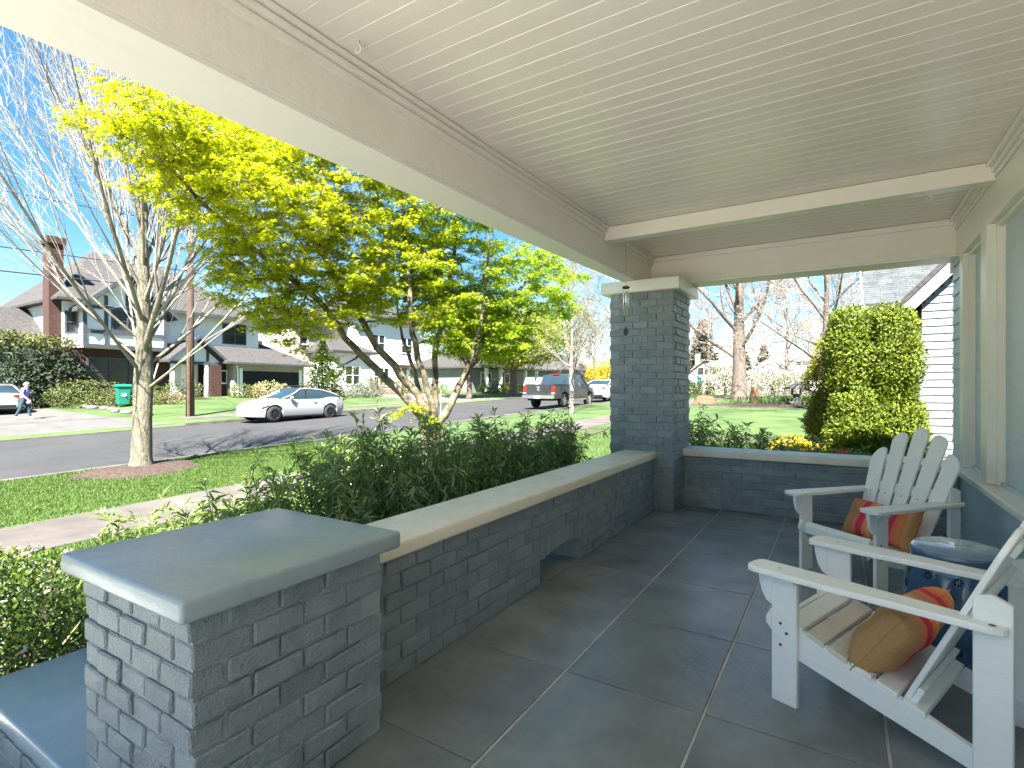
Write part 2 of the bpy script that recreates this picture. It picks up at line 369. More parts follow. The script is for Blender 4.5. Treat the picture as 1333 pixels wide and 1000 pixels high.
slabs('sidewalk', -8.45, -7.0, -12, 60, 1.5, .006, M['concrete'], 'pale concrete sidewalk between the planting strip and the front yard')
slabs('far_sidewalk', -26.1, -24.8, -8, 5, 1.3, .006, M['concrete'], 'concrete sidewalk across the street left of the driveway')
slabs('far_sidewalk', -26.1, -24.8, 12.4, 29, 1.3, .006, M['concrete'], 'concrete sidewalk across the street in front of the half-timbered house')
slabs('garden_walk', -6.9, 1.1, 14.6, 15.6, 1.0, .006, M['concrete'], 'pale concrete garden walk crossing the lawn beyond the far pillar', 'x')
M['drive'] = mat('driveway_concrete', rgb(.072,.068,.064), rgb(.105,.10,.094), 1.3, .85, .25, 40, detail=9)
M['drive2'] = mat('pinkish_driveway', rgb(.14,.11,.095), rgb(.18,.15,.135), 1.3, .85, .25, 40, detail=9)
def apron(name, y0, y1, xe, m, label):
    b = MB(); X = [-22.68,-23.4,-24.8]+list(np.linspace(-26.1,xe,9)); Y = np.linspace(y0,y1,7)
    for i, x in enumerate(X):
        for y in Y: b.v.append((x, y+(0 if i > 1 else (y-(y0+y1)/2)*.12*(2-i)/2), gz(x,y)+(-.07 if i == 0 else .002)))
    b.f = [(i*7+j,i*7+j+1,(i+1)*7+j+1,(i+1)*7+j) for i in range(len(X)-1) for j in range(6)]
    tag(b.build(name, m), label, 'driveway', kind='structure')
apron('driveway', 5.4, 11.0, -41, M['drive'], 'pale concrete driveway across the street under the silver car')
apron('driveway', 29.4, 35.6, -37, M['drive2'], 'pinkish paved driveway behind the white car across the street')
# mulch ring and beds (low mounds)
def mound(name, cx, cy, rx, ry, h, m, label, cat='mulch', n=20, seed=1):
    q = random.Random(seed); b = MB(); rings = 4
    ph = [q.uniform(0,6.28) for _ in range(4)]
    for k in range(rings+1):
        f = k/rings
        for a in range(n):
            t = 2*math.pi*a/n; w = 1+.12*math.sin(3*t+ph[0])+.08*math.sin(5*t+ph[1])
            x = cx+rx*w*f*math.cos(t); y = cy+ry*w*f*math.sin(t)
            b.v.append((x,y,gz(x,y)+h*(1-f**2)+(.005 if k < rings else -.02)+q.uniform(-.012,.012)*(k<rings)))
    b.f = [(k*n+a,k*n+(a+1)%n,(k+1)*n+(a+1)%n,(k+1)*n+a)[::-1] for k in range(rings) for a in range(n)]
    return tag(b.build(name, m, smooth=True), label, cat, kind='structure')
mound('mulch_ring', -11.6, 4.95, .95, 1.15, .10, M['mulch'], 'brown bark mulch ring around the bare street tree', seed=3)
mound('mulch_bed', -2.6, 31, 4.6, 2.2, .06, M['mulch'], 'brown mulch bed on the lawn by the dark stone lantern', seed=5)
mound('mulch_bed', -3.6, 3.9, 1.5, 3.6, .03, M['mulch'], 'mulch bed under the evergreen shrubs along the porch wall', seed=6)
mound('mulch_bed', -.4, 9.2, 2.9, 2.3, .03, M['mulch'], 'mulch bed with low plants beyond the porch end wall', seed=8)

# grass blades on the near lawns -------------------------------------------------
def blades(n, x0, x1, y0, y1, h, name, label, avoid=None):
    P = np.column_stack([nr.uniform(x0,x1,n), nr.uniform(y0,y1,n), np.zeros(n)])
    if avoid is not None:
        ax,ay,ar = avoid; P = P[np.hypot(P[:,0]-ax,P[:,1]-ay) > ar]
    P[:,2] = [gz(a,b)-.012 for a,b,_ in P]; n = len(P)
    A = np.column_stack([nr.normal(0,.45,n), nr.normal(0,.45,n), np.ones(n)])
    o = leaf_mesh(name, P, A, rdir(n), h*nr.uniform(.6,1.4,n), .010, 'dia', M['blade']); tag(o, label, 'grass', kind='stuff')
blades(70000, -12.5, -8.5, 1.0, 9.5, .05, 'grass', 'fresh green grass of the planting strip beside the street tree', (-11.6,4.95,.98))
blades(42000, -6.9, -4.4, .8, 6, .055, 'grass', 'green grass between the sidewalk and the porch shrubs')
blades(26000, -6.9, 0, 9, 16, .06, 'grass', 'green grass beyond the far porch pillar')

# ================================================================== PORCH
FL0, FL1 = -2.36, 6.12
def brick_mesh(L, Hh, D, v, cache={}):
    k = (round(L,3), round(Hh,3), round(D,3), v)
    if k not in cache:
        q = random.Random(hash(k) & 0xffff); b = MB().box((-L/2,-D/2,-Hh/2),(L/2,D/2,Hh/2))
        b.v = [(x+q.uniform(-.0025,.0025), y+q.uniform(-.003,.003), z+q.uniform(-.0025,.0025)) for x,y,z in b.v]
        me = bpy.data.meshes.new('brick'); me.from_pydata(b.v,[],b.f)
        bm = bmesh.new(); bm.from_mesh(me)
        bmesh.ops.bevel(bm, geom=list(bm.edges), offset=.0055, segments=1, affect='EDGES')
        bm.to_mesh(me); bm.free(); me.materials.append(M['brick'])
        cache[k] = me
    return cache[k]
JT = .009; BH = .068; CO = BH+JT; BL = .203
def brick(par, c, L, Hh, D, rz, out=0):
    o = bpy.data.objects.new('brick', brick_mesh(L,Hh,D,rng.randrange(4))); COL.objects.link(o)
    j = rng.uniform(-.003,.005)
    o.location = (c[0]+math.sin(rz)*j*1, c[1]-math.cos(rz)*j, c[2]); o.rotation_euler = (0,0,rz+rng.uniform(-.004,.004))
    o.parent = par
    if par in WSET: o.matrix_parent_inverse = WSET[par]
    return o
def course(par, p0, p1, z, D, off, Hh=BH, nb=None, skip=None):
    """row of bricks from p0 to p1 (outer face line); bricks lie inwards; nrm points outward"""
    p0 = Vector(p0); p1 = Vector(p1); t = p1-p0; Lt = t.length; t.normalize()
    rz = math.atan2(t.y,t.x); n = Vector((t.y,-t.x))   # right-hand side = outward
    s = 0; first = True; bl = Lt/nb if nb else BL
    while s < Lt-.02:
        e = s+(off if first and off else bl); first = False
        if Lt-e < .07: e = Lt
        L = e-s-JT
        if L > .02:
            c = p0+t*((s+e)/2)-n*(D/2)
            if not (skip and skip(c, s, e)):
                brick(par, (c.x,c.y,z+Hh/2), L, Hh, D, rz)
        s = e
def pillar(name, x0, x1, y0, y1, z0, z1, label, faces='SENW'):
    par = wempty(name, ((x0+x1)/2,(y0+y1)/2,z0), label, 'pillar')
    i = .011
    MB().box((x0+i,y0+i,z0-.3),(x1-i,y1-i,z1+.001)).build('mortar_core', M['mortar'], par)
    n = int((z1-z0)/CO); co = (z1-z0)/n; bh = co-JT; D = .095
    for k in range(n):
        z = z0+k*co+JT/2; e = k % 2
        a = D+JT if e else 0; b_ = 0 if e else D+JT; nx_ = round((x1-x0)/BL+.1); ny_ = round((y1-y0)/BL+.1)
        if 'S' in faces: course(par, (x0+a,y0),(x1-a,y0), z, D, 0, bh, nx_-e)
        if 'N' in faces: course(par, (x1-a,y1),(x0+a,y1), z, D, 0, bh, nx_-e)
        if 'E' in faces: course(par, (x1,y0+b_),(x1,y1-b_), z, D, 0, bh, ny_-1+e)
        if 'W' in faces: course(par, (x0,y1-b_),(x0,y0+b_), z, D, 0, bh, ny_-1+e)
    return par
# near pillar, pedestal and far pillar
near = pillar('brick_pillar', -2.20, -1.508, .764, 1.485, 0, .70, 'short slate-painted brick pillar in the foreground under a grey slab', 'SEW')
def slab_top(par, x0, x1, y0, y1, z0, z1, m, name, bev=.014):
    o = box(name, (x0,y0,z0),(x1,y1,z1), m, par, bevel=bev, seg=3); smooth_by_angle(o, .9); return o
slab_top(near, -2.255, -1.462, .715, 1.535, .702, .768, M['slab'], 'cap_slab')
ped = pillar('stair_pedestal', -3.24, -2.225, .775, 1.50, -.42, -.075, 'low grey painted brick pedestal beside the porch steps', 'SW')
slab_top(ped, -3.29, -2.206, .735, 1.54, -.072, 0.0, M['slab'], 'cap_slab', .012)
far = pillar('brick_pillar', -2.215, -1.495, 5.67, 6.40, 0, 2.375, 'tall slate-painted brick pillar carrying the porch beam', 'SE')
slab_top(far, -2.29, -1.42, 5.60, 6.47, 2.377, 2.508, M['trim'], 'cap_block', .012)

# front half wall with the drain arch
AY0, AY1, AZ_ = 3.12, 3.80, .155
wall = wempty('porch_half_wall', (-1.86,3.6,0), 'long slate-painted brick half wall with cream coping and arched drain opening', 'wall')
WX0, WX1 = -2.01, -1.708
b = MB()
b.box((WX0+.011,1.47,-.3),(WX1-.011,AY0+.01,.566)); b.box((WX0+.011,AY1-.01,-.3),(WX1-.011,5.70,.566)); 
b.build('mortar_core', M['mortar'], wall)
arch_pts = []
def arch_z(y): 
    t = (y-(AY0+AY1)/2)/((AY1-AY0)/2); return AZ_+.045*(1-t*t)
MB().prism([(AY0+.009,.5655)]+[(y,arch_z(y)+.012) for y in np.linspace(AY0+.009,AY1-.009,9)]+[(AY1-.009,.5655)], 'x', WX0+.0115, WX1-.0115).build('arch_core', M['mortar'], wall)
nC = 7; co = .566/nC; bh = co-JT
for k in range(nC):
    z = k*co+JT/2
    def sk(c, s, e, z=z):
        yc = 1.486+(s+e)/2
        return AY0-.03 < yc < AY1+.03 and z < .31
    # inner (porch) face bricks run along +Y on the x = WX1 plane
    spans = ((1.486, AY0), (AY1, 5.665)) if z < .30 else ((1.486, 5.665),)
    for (ya, yb) in spans:
        course(wall, (WX1,ya),(WX1,yb), z, .095, BL/2 if k % 2 else 0, bh)
for i in range(9):      # soldier arch
    y0 = AY0+(AY1-AY0)*i/9; y1 = AY0+(AY1-AY0)*(i+1)/9; ym = (y0+y1)/2
    zb = arch_z(ym); t = (ym-(AY0+AY1)/2)/((AY1-AY0)/2)
    hgt = 4*co-JT-zb if 4*co-JT-zb > .05 else .05
    o = brick(wall, (WX1-.0475, ym, zb+hgt/2), y1-y0-.008, hgt, .095, R(90)); o.rotation_euler[0] = 0
# jamb bricks inside the opening and the outer face as one rough mass
b = MB(); 
for k in range(nC):
    z = k*co+JT/2; y = 1.49+(0 if k % 2 else BL/2)
    while y < 5.5:
        if not (AY0-.1 < y+BL/2 < AY1+.1 and z < .3): b.box((WX0,y,z),(WX0+.09,y+BL-JT,z+bh))
        y += BL
tag(b.build('outer_bricks', M['brick'], wall), kind='stuff')
slab_top(wall, -2.045, -1.675, 1.44, 5.72, .567, .641, M['cap'], 'coping', .013)
# end half wall
ew = wempty('porch_end_wall', (-.3,6.25,0), 'slate-painted brick half wall with cream coping closing the far end of the porch', 'wall')
MB().box((-1.50,6.111,-.3),(.93,6.389,.566)).build('mortar_core', M['mortar'], ew)
for k in range(nC): course(ew, (-1.492,6.10),(.915,6.10), k*co+JT/2, .095, BL/2 if k % 2 else 0, bh)
slab_top(ew, -1.56, .93, 6.06, 6.44, .567, .646, M['cap'], 'coping', .013)

# floor: slab + tiles
pf = wempty('porch_floor', (-.4,1.5,-.02), 'dark slate tiled porch floor with pale grout', 'floor'); pf['kind'] = 'structure'
box('floor_slab', (-2.15,FL0,-.45),(.95,6.42,-.006), M['grout'], pf)
TX = [-1.715,-1.097,-.470,.155,.780,.935]; TYs = [1.52+.72*i for i in range(-5,8)]
gw = .004
for i in range(len(TX)-1):
    for j in range(len(TYs)-1):
        y0, y1 = max(TYs[j],FL0), TYs[j+1]
        if y0 >= 6.1: continue
        y1 = min(y1, 6.12)
        x0, x1 = TX[i], TX[i+1]
        gl = gw*(1.5 if i else .3)
        o = box('tile', (x0+gl,y0+.0032,-.02),(x1-gw*1.5,y1-.0032,0.0+rng.uniform(-.0006,.0006)), M['tile'], pf, bevel=.002, seg=1)
# the strip of floor reaching the steps and through the drain
box('drain_floor', (-2.1,AY0+.01,-.03),(-1.7205,AY1-.01,-.003), M['tile'], pf)
box('landing_tile', (-2.14,FL0,-.02),(-1.7195,.75,-.001), M['tile'], pf)
steps = wempty('porch_steps', (-2.6,-.3,-.4), 'grey painted steps leading down from the porch', 'steps')
for i in range(2):
    box('step', (-2.16-.32*(i+1),-1.3,-.48),(-2.152-.32*i,.72,-.14*(i+1)), M['slab'], steps, bevel=.008)

# two unseen pale slab areas, added to bounce sunlight into the porch
M['walk'] = mat('bounce_slab_concrete', rgb(.50,.48,.45), rgb(.62,.60,.56), 1.6, .85, .25, 60, detail=9, objrand=.06)  # kept far paler than the other concrete to throw more light
slabs('front_bounce_slabs', -6.95, -2.85, -1.25, .65, 1.025, .008, M['walk'], 'unseen pale concrete slabs added before the porch steps to reflect sun inwards', 'x')
slabs('side_bounce_slabs', -12.3, 7.5, -9.5, -2.9, 3.3, .008, M['walk'], 'unseen pale concrete slabs added behind the camera to reflect sun into the porch', 'x')
# ceiling planks run across the porch
pc = wempty('porch_ceiling', (-.5,1.5,2.86), 'cream painted beadboard porch ceiling', 'ceiling'); pc['kind'] = 'structure'
CZ = 2.86; pw = .098; y = -2.4
pk = {}
while y < 6.2:
    def pmesh():
        if 'p' not in pk:
            w = pw-.0006; pr = [(-w/2,-.0006),(-w/2+.0026,-.004),(w/2-.0026,-.004),(w/2,-.0006),(w/2,.014),(-w/2,.014)]
            b = MB().prism(pr, 'x', -2.05, .98); me = bpy.data.meshes.new('plank'); me.from_pydata(b.v,[],b.f); me.materials.append(M['ceiling']); pk['p'] = me
        return pk['p']
    o = bpy.data.objects.new('plank', pmesh()); COL.objects.link(o); o.parent = pc; o.matrix_parent_inverse = WSET[pc]
    o.location = (0, y, CZ+.004+rng.uniform(-.0006,.0006)); y += pw
box('ceiling_deck', (-2.3,-2.45,CZ+.0185),(1.0,6.5,CZ+.05), M['ceiling'], pc)
# long front beam, very slightly splayed in plan
def quadbox(name, pts_near, pts_far, yn, yf, m, parent):
    """pts: list of (x,z) section polygon at yn and yf"""
    n = len(pts_near); vs = [(x,yn,z) for x,z in pts_near]+[(x,yf,z) for x,z in pts_far]
    return MB().add(vs, [tuple(range(n)), tuple(range(2*n-1,n-1,-1))]+[(i,n+i,n+(i+1)%n,(i+1)%n) for i in range(n)]).build(name, m, parent)
BZ = 2.51
beam = wempty('porch_front_beam', (-2.1,2,BZ), 'long cream boxed beam along the street side of the porch', 'beam')
def lx(a, b, y): return a+(b-a)*(y-.6)/(5.2-.6)       # value a at y=.6, b at y=5.2
yn, yf = -2.4, 6.46
def sec(y):
    o_ = lx(-2.32,-2.075,y); i_ = lx(-1.965,-1.90,y); return o_, i_
(o0,i0),(o1,i1) = sec(yn), sec(yf)
quadbox('beam_face', [(i0,BZ+.022),(i0,CZ+.02),(i0-.12,CZ+.02),(i0-.12,BZ+.022)], [(i1,BZ+.022),(i1,CZ+.02),(i1-.12,CZ+.02),(i1-.12,BZ+.022)], yn, yf, M['paint_cream'], beam)
quadbox('beam_soffit', [(o0,BZ),(o0,BZ+.022),(i0-.012,BZ+.022),(i0-.012,BZ)], [(o1,BZ),(o1,BZ+.022),(i1-.012,BZ+.022),(i1-.012,BZ)], yn, yf, M['soffit'], beam)
quadbox('beam_outer_face', [(o0+.001,BZ+.0225),(o0+.001,CZ+.02),(o0+.06,CZ+.02),(o0+.06,BZ+.0225)], [(o1+.001,BZ+.0225),(o1+.001,CZ+.02),(o1+.06,CZ+.02),(o1+.06,BZ+.0225)], yn, yf, M['soffit'], beam)
# crown moulding: three stepped strips
for k,(dx0,dx1,z0,z1) in enumerate([(-.002,.018,-.105,-.070),(-.002,.034,-.069,-.034),(-.002,.052,-.033,-.0045)]):
    def mp(i): return [(i+dx0,CZ+z0),(i+dx1,CZ+z0+(.012 if k else .004)),(i+dx1+.004,CZ+z1-.004),(i+dx1,CZ+z1),(i+dx0,CZ+z1)]
    quadbox('crown_moulding', mp(i0), mp(i1+.0), yn, 6.14, M['paint_cream'], beam)
# end beam and the cross beam
eb = wempty('porch_end_beam', (-.4,6.25,2.53), 'cream beam across the far end of the porch', 'beam')
box('beam_box', (-1.93,6.16,2.545),(.95,6.42,CZ-.005), M['paint_cream'], eb, bevel=.004)
box('beam_soffit', (-1.91,6.145,2.516),(.945,6.45,2.542), M['soffit'], eb, bevel=.004)
box('crown_moulding', (-1.87,6.128,CZ-.06),(.93,6.162,CZ-.0045), M['paint_cream'], eb, bevel=.008)
cb = wempty('porch_cross_beam', (-.4,4.8,2.72), 'slim cream cross beam under the ceiling between front beam and house', 'beam')
box('beam_box', (-1.9,4.73,2.728),(.9,4.855,CZ-.0045), M['paint_cream'], cb, bevel=.005)
# roof above the porch and eave
rf = wempty('porch_roof', (-.6,1.5,2.95), 'shingled porch roof above the beams', 'roof')
quadbox('roof_deck', [(-2.52,2.91),(5.5,4.7),(5.5,4.85),(-2.52,3.03)], [(-2.46,2.91),(5.5,4.7),(5.5,4.85),(-2.46,3.03)], -2.7, 6.5, M['roofgrey'], rf)
slope2 = [(5.5,4.7),(11,3.2),(11,3.35),(5.5,4.85)]; quadbox('rear_roof_deck', slope2, slope2, -2.7, 6.5, M['roofgrey'], rf)
MB().add([(-2.3,6.43,2.9),(10,6.43,2.9),(5.5,6.43,4.65),(-2.3,6.47,2.9),(10,6.47,2.9),(5.5,6.47,4.65)], [(0,1,2),(5,4,3),(0,3,4,1),(1,4,5,2),(2,5,3,0)]).build('gable_infill', M['siding'], rf)

# hooks and wind chime
def hook(x, y, z, label):
    h = MB(); pts = [(x,y,z),(x,y,z-.022)]+[(x+.016*math.sin(a),y,z-.038+.016*math.cos(a)) for a in np.linspace(0,5.6,12)]
    tag(h.tube(pts, .0042, 6).build('ceiling_hook', M['hook'], smooth=True), label, 'hook')
hook(-1.80, 1.62, CZ, 'small cream screw hook in the ceiling planks near the front beam')
hook(-1.80, 5.05, CZ, 'small cream screw hook above the wind chime')
hook(.55, 4.79, 2.727, 'cream screw hook under the slim cross beam near the house')
cx, cy = -1.80, 5.05
ch = wempty('wind_chime', (cx,cy,2.1), 'small aluminium wind chime hanging in front of the tall brick pillar', 'wind chime')
MB().tube([(cx,cy,CZ-.05),(cx,cy,2.335)], .0016, 5).build('cord', M['string'], ch)
MB().lathe([(.001,.022),(.03,.022),(.036,.015),(.036,.006),(.03,0),(.001,0)][::-1], (cx,cy,2.315), 20).build('top_disc', M['darkwood'], ch, smooth=True)
for k in range(4):
    a = k*math.pi/2+.4; px, py = cx+.021*math.cos(a), cy+.021*math.sin(a); L = .25-.012*k
    t = MB().tube([(px,py,2.30),(px,py,2.285),(px,py,2.285-L)], [.0007,.0065,.0065], 10).build('chime_tube', M['aluminium'], ch, smooth=True)
MB().tube([(cx,cy,2.31),(cx,cy,1.925)], .0011, 5).build('clapper_cord', M['string'], ch)
MB().lathe([(.001,0),(.012,.004),(.012,.012),(.001,.016)], (cx,cy,2.16), 12).build('clapper', M['darkwood'], ch, smooth=True)
MB().lathe([(.001,0),(.004,.001),(.007,.006),(.004,.012),(.001,.013)], (cx,cy,1.975), 10).build('bead', M['string'], ch, smooth=True)
MB().add([(cx+x*.026,cy+o_,1.905+z) for o_ in (-.002,.002) for x,z in ((0,.04),(.6,.012),(1,-.022),(.7,-.045),(0,-.055),(-.7,-.045),(-1,-.022),(-.6,.012))],
   [tuple(range(8)),tuple(range(15,7,-1))]+[(i,8+i,8+(i+1)%8,(i+1)%8) for i in range(8)]).build('wind_sail', M['stoneL'], ch)

# ================================================================== OWN HOUSE FRONT
HX = .93
hs = wempty('own_house', (HX+.5,3,0), 'blue-grey lap-sided house front with cream window trim along the porch', 'house')
box('wall_core', (HX+.02,-2.4,-.5),(HX+9,6.46,3.0), M['siding'], hs)
def board(y0, y1, z0, exp_, m=M['siding']):
    MB().add([(HX-.018,y0,z0),(HX-.018,y1,z0),(HX+.001,y1,z0+exp_+.01),(HX+.001,y0,z0+exp_+.01),(HX+.025,y0,z0),(HX+.025,y1,z0),(HX+.025,y1,z0+exp_+.01),(HX+.025,y0,z0+exp_+.01)],
      [(0,3,2,1),(4,5,6,7),(0,1,5,4),(3,7,6,2),(0,4,7,3),(1,2,6,5)]).build('siding_board', m, hs)
z = 0.0
while z < 2.52: board(5.83, 6.47, z, .137); z += .137
for (ya,yb) in ((-2.4,5.83),):
    z = 0.0
    while z < .56: board(ya, yb, z, .137); z += .137
z = .0
while z < 2.5: board(-2.4, .3, z+.6, .137); z += .137
# end gable boards of the house side wall
box('corner_trim', (HX-.008,6.43,0.0),(HX+.1,6.475,2.5), M['siding'], hs)
# frieze, crown
box('frieze_board', (HX-.030,-2.4,2.531),(HX+.02,6.15,CZ-.0045), M['trim'], hs, bevel=.004)
box('frieze_board', (HX-.032,6.44,2.42),(HX+.02,6.49,CZ), M['trim'], hs)
for k,(dx,z0,z1) in enumerate([(.045,-.115,-.080),(.060,-.079,-.042),(.085,-.041,-.005)]):
    box('crown_moulding', (HX-dx,-2.4,CZ+z0),(HX-.0305,6.15,CZ+z1), M['trim'], hs, bevel=.008)
box('head_casing', (HX-.060,1.2,2.4555),(HX+.02,5.86,2.5295), M['trim'], hs, bevel=.006)
box('sill', (HX-.115,1.0,.620),(HX+.03,5.90,.668), M['trim'], hs, bevel=.006)
box('sill_apron', (HX-.040,1.1,.563),(HX+.01,5.86,.6195), M['trim'], hs, bevel=.004)
def window(y0, y1, muntins, casing_r=.1):
    """opening y0..y1 between casings, double hung"""
    w = box('window', (HX+.16,y0,.668),(HX+.18,y1,2.455), M['blind'], hs)
    # jamb reveal
    fr = MB(); fr.box((HX-.02,y0-.002,.6685),(HX+.158,y0+.022,2.454)); fr.box((HX-.02,y1-.022,.6685),(HX+.158,y1+.002,2.454)); fr.box((HX-.02,y0+.0225,2.425),(HX+.158,y1-.0225,2.4535))
    fr.build('jamb', M['trim'], w, bevel=.003, seg=1)
    st = MB(); st.box((HX+.012,y0+.0225,.669),(HX+.03,y0+.045,2.4245)); st.box((HX+.012,y1-.045,.669),(HX+.03,y1-.0225,2.4245)); st.build('stop_bead', M['trim'], w)
    mz = 1.94
    def sash(x, z0, z1, nm):
        s_ = MB(); sw = .13
        s_.box((x,y0+.023,z0),(x+.035,y0+.023+sw,z1)); s_.box((x,y1-.023-sw,z0),(x+.035,y1-.023,z1))
        s_.box((x+.0005,y0+.0235+sw,z0),(x+.034,y1-.0235-sw,z0+.055)); s_.box((x+.0005,y0+.0235+sw,z1-.05),(x+.034,y1-.0235-sw,z1))
        if nm:
            for k in range(1,nm+1):
                ym = y0+(y1-y0)*k/(nm+1); s_.box((x+.004,ym-.011,z0+.056),(x+.03,ym+.011,z1-.051))
        s_.build('sash', M['trim'], w, bevel=.003, seg=1)
        box('pane', (x+.014,y0+.145,z0+.05),(x+.019,y1-.145,z1-.045), M['glass'], w)
    sash(HX+.031, mz-.02, 2.424, muntins); sash(HX+.072, .67, mz+.03, 0)
window(4.98, 5.72, 1)
box('casing', (HX-.055,5.7225,.6685),(HX+.02,5.855,2.4545), M['trim'], hs, bevel=.005)
box('mullion', (HX-.070,4.80,.6685),(HX+.02,4.977,2.4545), M['trim'], hs, bevel=.006)
window(3.0, 4.797, 3)
box('mullion', (HX-.070,2.64,.6685),(HX+.02,2.997,2.4545), M['trim'], hs, bevel=.006)
window(1.9, 2.637, 1)
box('casing', (HX-.055,1.75,.6685),(HX+.02,1.897,2.4545), M['trim'], hs, bevel=.005)
box('door_panel', (HX-.02,.3,0.01),(HX+.018,1.7,2.45), M['trim'], hs)
# ================================================================== CHAIRS (local: x forward, y left, z up; x = 0 at the arm fronts)
def chair(loc, fwd, label, scale=1):
    e = empty('adirondack_chair', (loc[0],loc[1],0), math.atan2(fwd[1],fwd[0]), label, 'chair', 'white wooden chairs on the porch')
    W = M['white']
    SL = .365                                   # seat slope
    def zs(x): return .355+(x+.10)*SL           # top line of the stringers
    for s in (1,-1):
        b = MB().prism([(-.082,0),(-.185,0),(-.185,.5445),(-.082,.5445)], 'y', s*.285-.0125, s*.285+.0125)
        lg = b.build('front_leg', W, e, bevel=.003, seg=1)
        for q in ((-.12,.335),(-.145,.30),(-.12,.245)):
            MB().tube([(q[0],s*.2975,q[1]),(q[0],s*.2992,q[1])], .0065, 8).build('screw', M['screw'], lg)
        # bracket in front of the leg
        pr = [(-.0815,.5445),(-.022,.5445),(-.026,.50),(-.038,.45),(-.058,.415),(-.0815,.402)]
        MB().prism(pr, 'y', s*.285-.012, s*.285+.012).build('arm_bracket', W, e, bevel=.003, seg=1)
        y0, y1 = sorted((s*.298, s*.318)); box('arm_cleat', (-.18,y0,.512),(-.088,y1,.5445), W, e, bevel=.002, seg=1)
        # stringer with notched upper edge
        top = []
        x = -.10
        pr = [(-.045,.335),(-.065,.375),(-.10,zs(-.10))]
        for k in range(6):
            xa = -.125-k*.083
            pr += [(xa,zs(xa)),(xa-.004,zs(xa)-.012),(xa-.070,zs(xa-.070)-.012),(xa-.074,zs(xa-.074)+.004)]
        pr += [(-1.0,zs(-1.0)),(-1.0,0.0),(-.93,0.0)]
        pr += [(-.16,zs(-.16)-.135),(-.075,.275),(-.045,.31)]
        st = MB().prism(pr, 'y', s*.258-.0125, s*.258+.0125).build('side_rail', W, e, bevel=.0015, seg=1)
        # arm: widest at the front, narrowing to the rear
        i0, o0, i1, o1 = .235, .372, .262, .345
        pr = [(-.02,s*i0),(-.004,s*(i0+.018)),(0,s*(i0+.05)),(0,s*(o0-.035)),(-.012,s*(o0-.01)),(-.04,s*o0),(-.30,s*(o0-.004)),(-.55,s*(o1+.008)),(-.80,s*o1),(-.824,s*(o1-.012)),(-.834,s*(o1-.032)),(-.830,s*(i1+.018)),(-.817,s*i1),(-.45,s*(i0+.012)),(-.25,s*i0)]
        if s < 0: pr = pr[::-1]
        a = MB().prism(pr, 'z', .545, .570).build('arm', W, e, bevel=.005, seg=2)
        MB().tube([(-.795,s*.318,.5695),(-.795,s*.318,.5712)], .010, 10).build('screw', M['screw'], a)
        MB().tube([(-.12,s*.305,.5695),(-.12,s*.305,.5708)], .005, 8).build('screw', M['screw'], a)
        # rear post outside the rail
        ps = MB().prism([(-.742,0),(-.842,0),(-.842,.635),(-.79,.660),(-.742,.645)], 'y', s*.284-.0125, s*.284+.0125).build('rear_post', W, e, bevel=.003, seg=1)
    # seat slats
    for k in range(6):
        xa = -.127-k*.083; a = math.atan(SL)
        pr = [(xa,zs(xa)-.0115),(xa-.068,zs(xa-.068)-.0115),(xa-.068-.007*0,zs(xa-.068)+.0095),(xa,zs(xa)+.0095)]
        sl = MB().prism(pr, 'y', -.2995 if 0 else -.27, .27).build('seat_slat', M['seatworn'] if k in (1,2) else W, e, bevel=.003, seg=1)
    # front apron slat, curved down
    MB().prism([(-.124,zs(-.124)+.0095),(-.104,zs(-.104)+.006),(-.083+.0,.335),(-.080,.28),(-.096,.28),(-.104,.33),(-.124,zs(-.124)-.012)], 'y', -.244, .244).build('front_slat', W, e, bevel=.003, seg=1)
    # back slats, fanned
    bx0, bz0 = -.545, .165; lean = R(24); ub = Vector((-math.sin(lean),0,math.cos(lean))); nb = Vector((math.cos(lean),0,math.sin(lean)))
    Ls = {0:.945, 1:.915, 2:.80}
    for i in range(-2,3):
        L = Ls[abs(i)]; fan = i*R(2.9); w0 = .085; w1 = .108
        base = Vector((bx0, i*.094, bz0))
        du = Vector((ub.x*math.cos(fan), math.sin(fan), ub.z*math.cos(fan))); dv = nb.cross(du) 
        if dv.y < 0: dv = -dv
        prof = [(0,-w0/2),(0,w0/2)]
        rr = w1/2
        lean_side = (1 if i > 0 else -1) if i else 0
        for t in np.linspace(0,math.pi,9):
            cc = math.cos(t); ss = math.sin(t)
            drop = 0
            if abs(i) == 2: drop = .075*(1+lean_side*cc)/2
            if abs(i) == 1: drop = .025*(1+lean_side*cc)/2
            prof.append((L-rr+rr*ss-drop, rr*cc))
        n = len(prof)
        vs = [base+du*p+dv*q+nb*t for t in (0,.019) for p,q in prof]
        fs = [tuple(range(n)), tuple(range(2*n-1,n-1,-1))]+[(k,n+k,n+(k+1)%n,(k+1)%n) for k in range(n)]
        bs = MB().add(vs, fs).build('back_slat', W, e, bevel=.003, seg=1)
        for zz in (.42,.10):
            c_ = base+du*zz; MB().tube([c_+nb*.0192,c_+nb*.0205], .0045, 8).build('screw', M['screw'], bs)
    # back rails behind the slats
    c0 = Vector((bx0,0,bz0))+ub*.475
    def rail(c, w, h, th, name):
        vs = [c+Vector((0,y,0))+ub*u-nb*t for t in (0.001,th) for y,u in ((-w,-h/2),(w,-h/2),(w,h/2),(-w,h/2))]
        MB().add(vs, [(0,1,2,3),(7,6,5,4),(0,4,5,1),(1,5,6,2),(2,6,7,3),(3,7,4,0)]).build(name, W, e, bevel=.003, seg=1)
    rail(c0, .271, .07, .022, 'back_rail'); rail(Vector((bx0,0,bz0))+ub*.055, .244, .08, .022, 'lower_back_rail')
    rail(Vector((bx0,0,bz0))+ub*.70, .235, .05, .018, 'upper_back_rail')
    return e
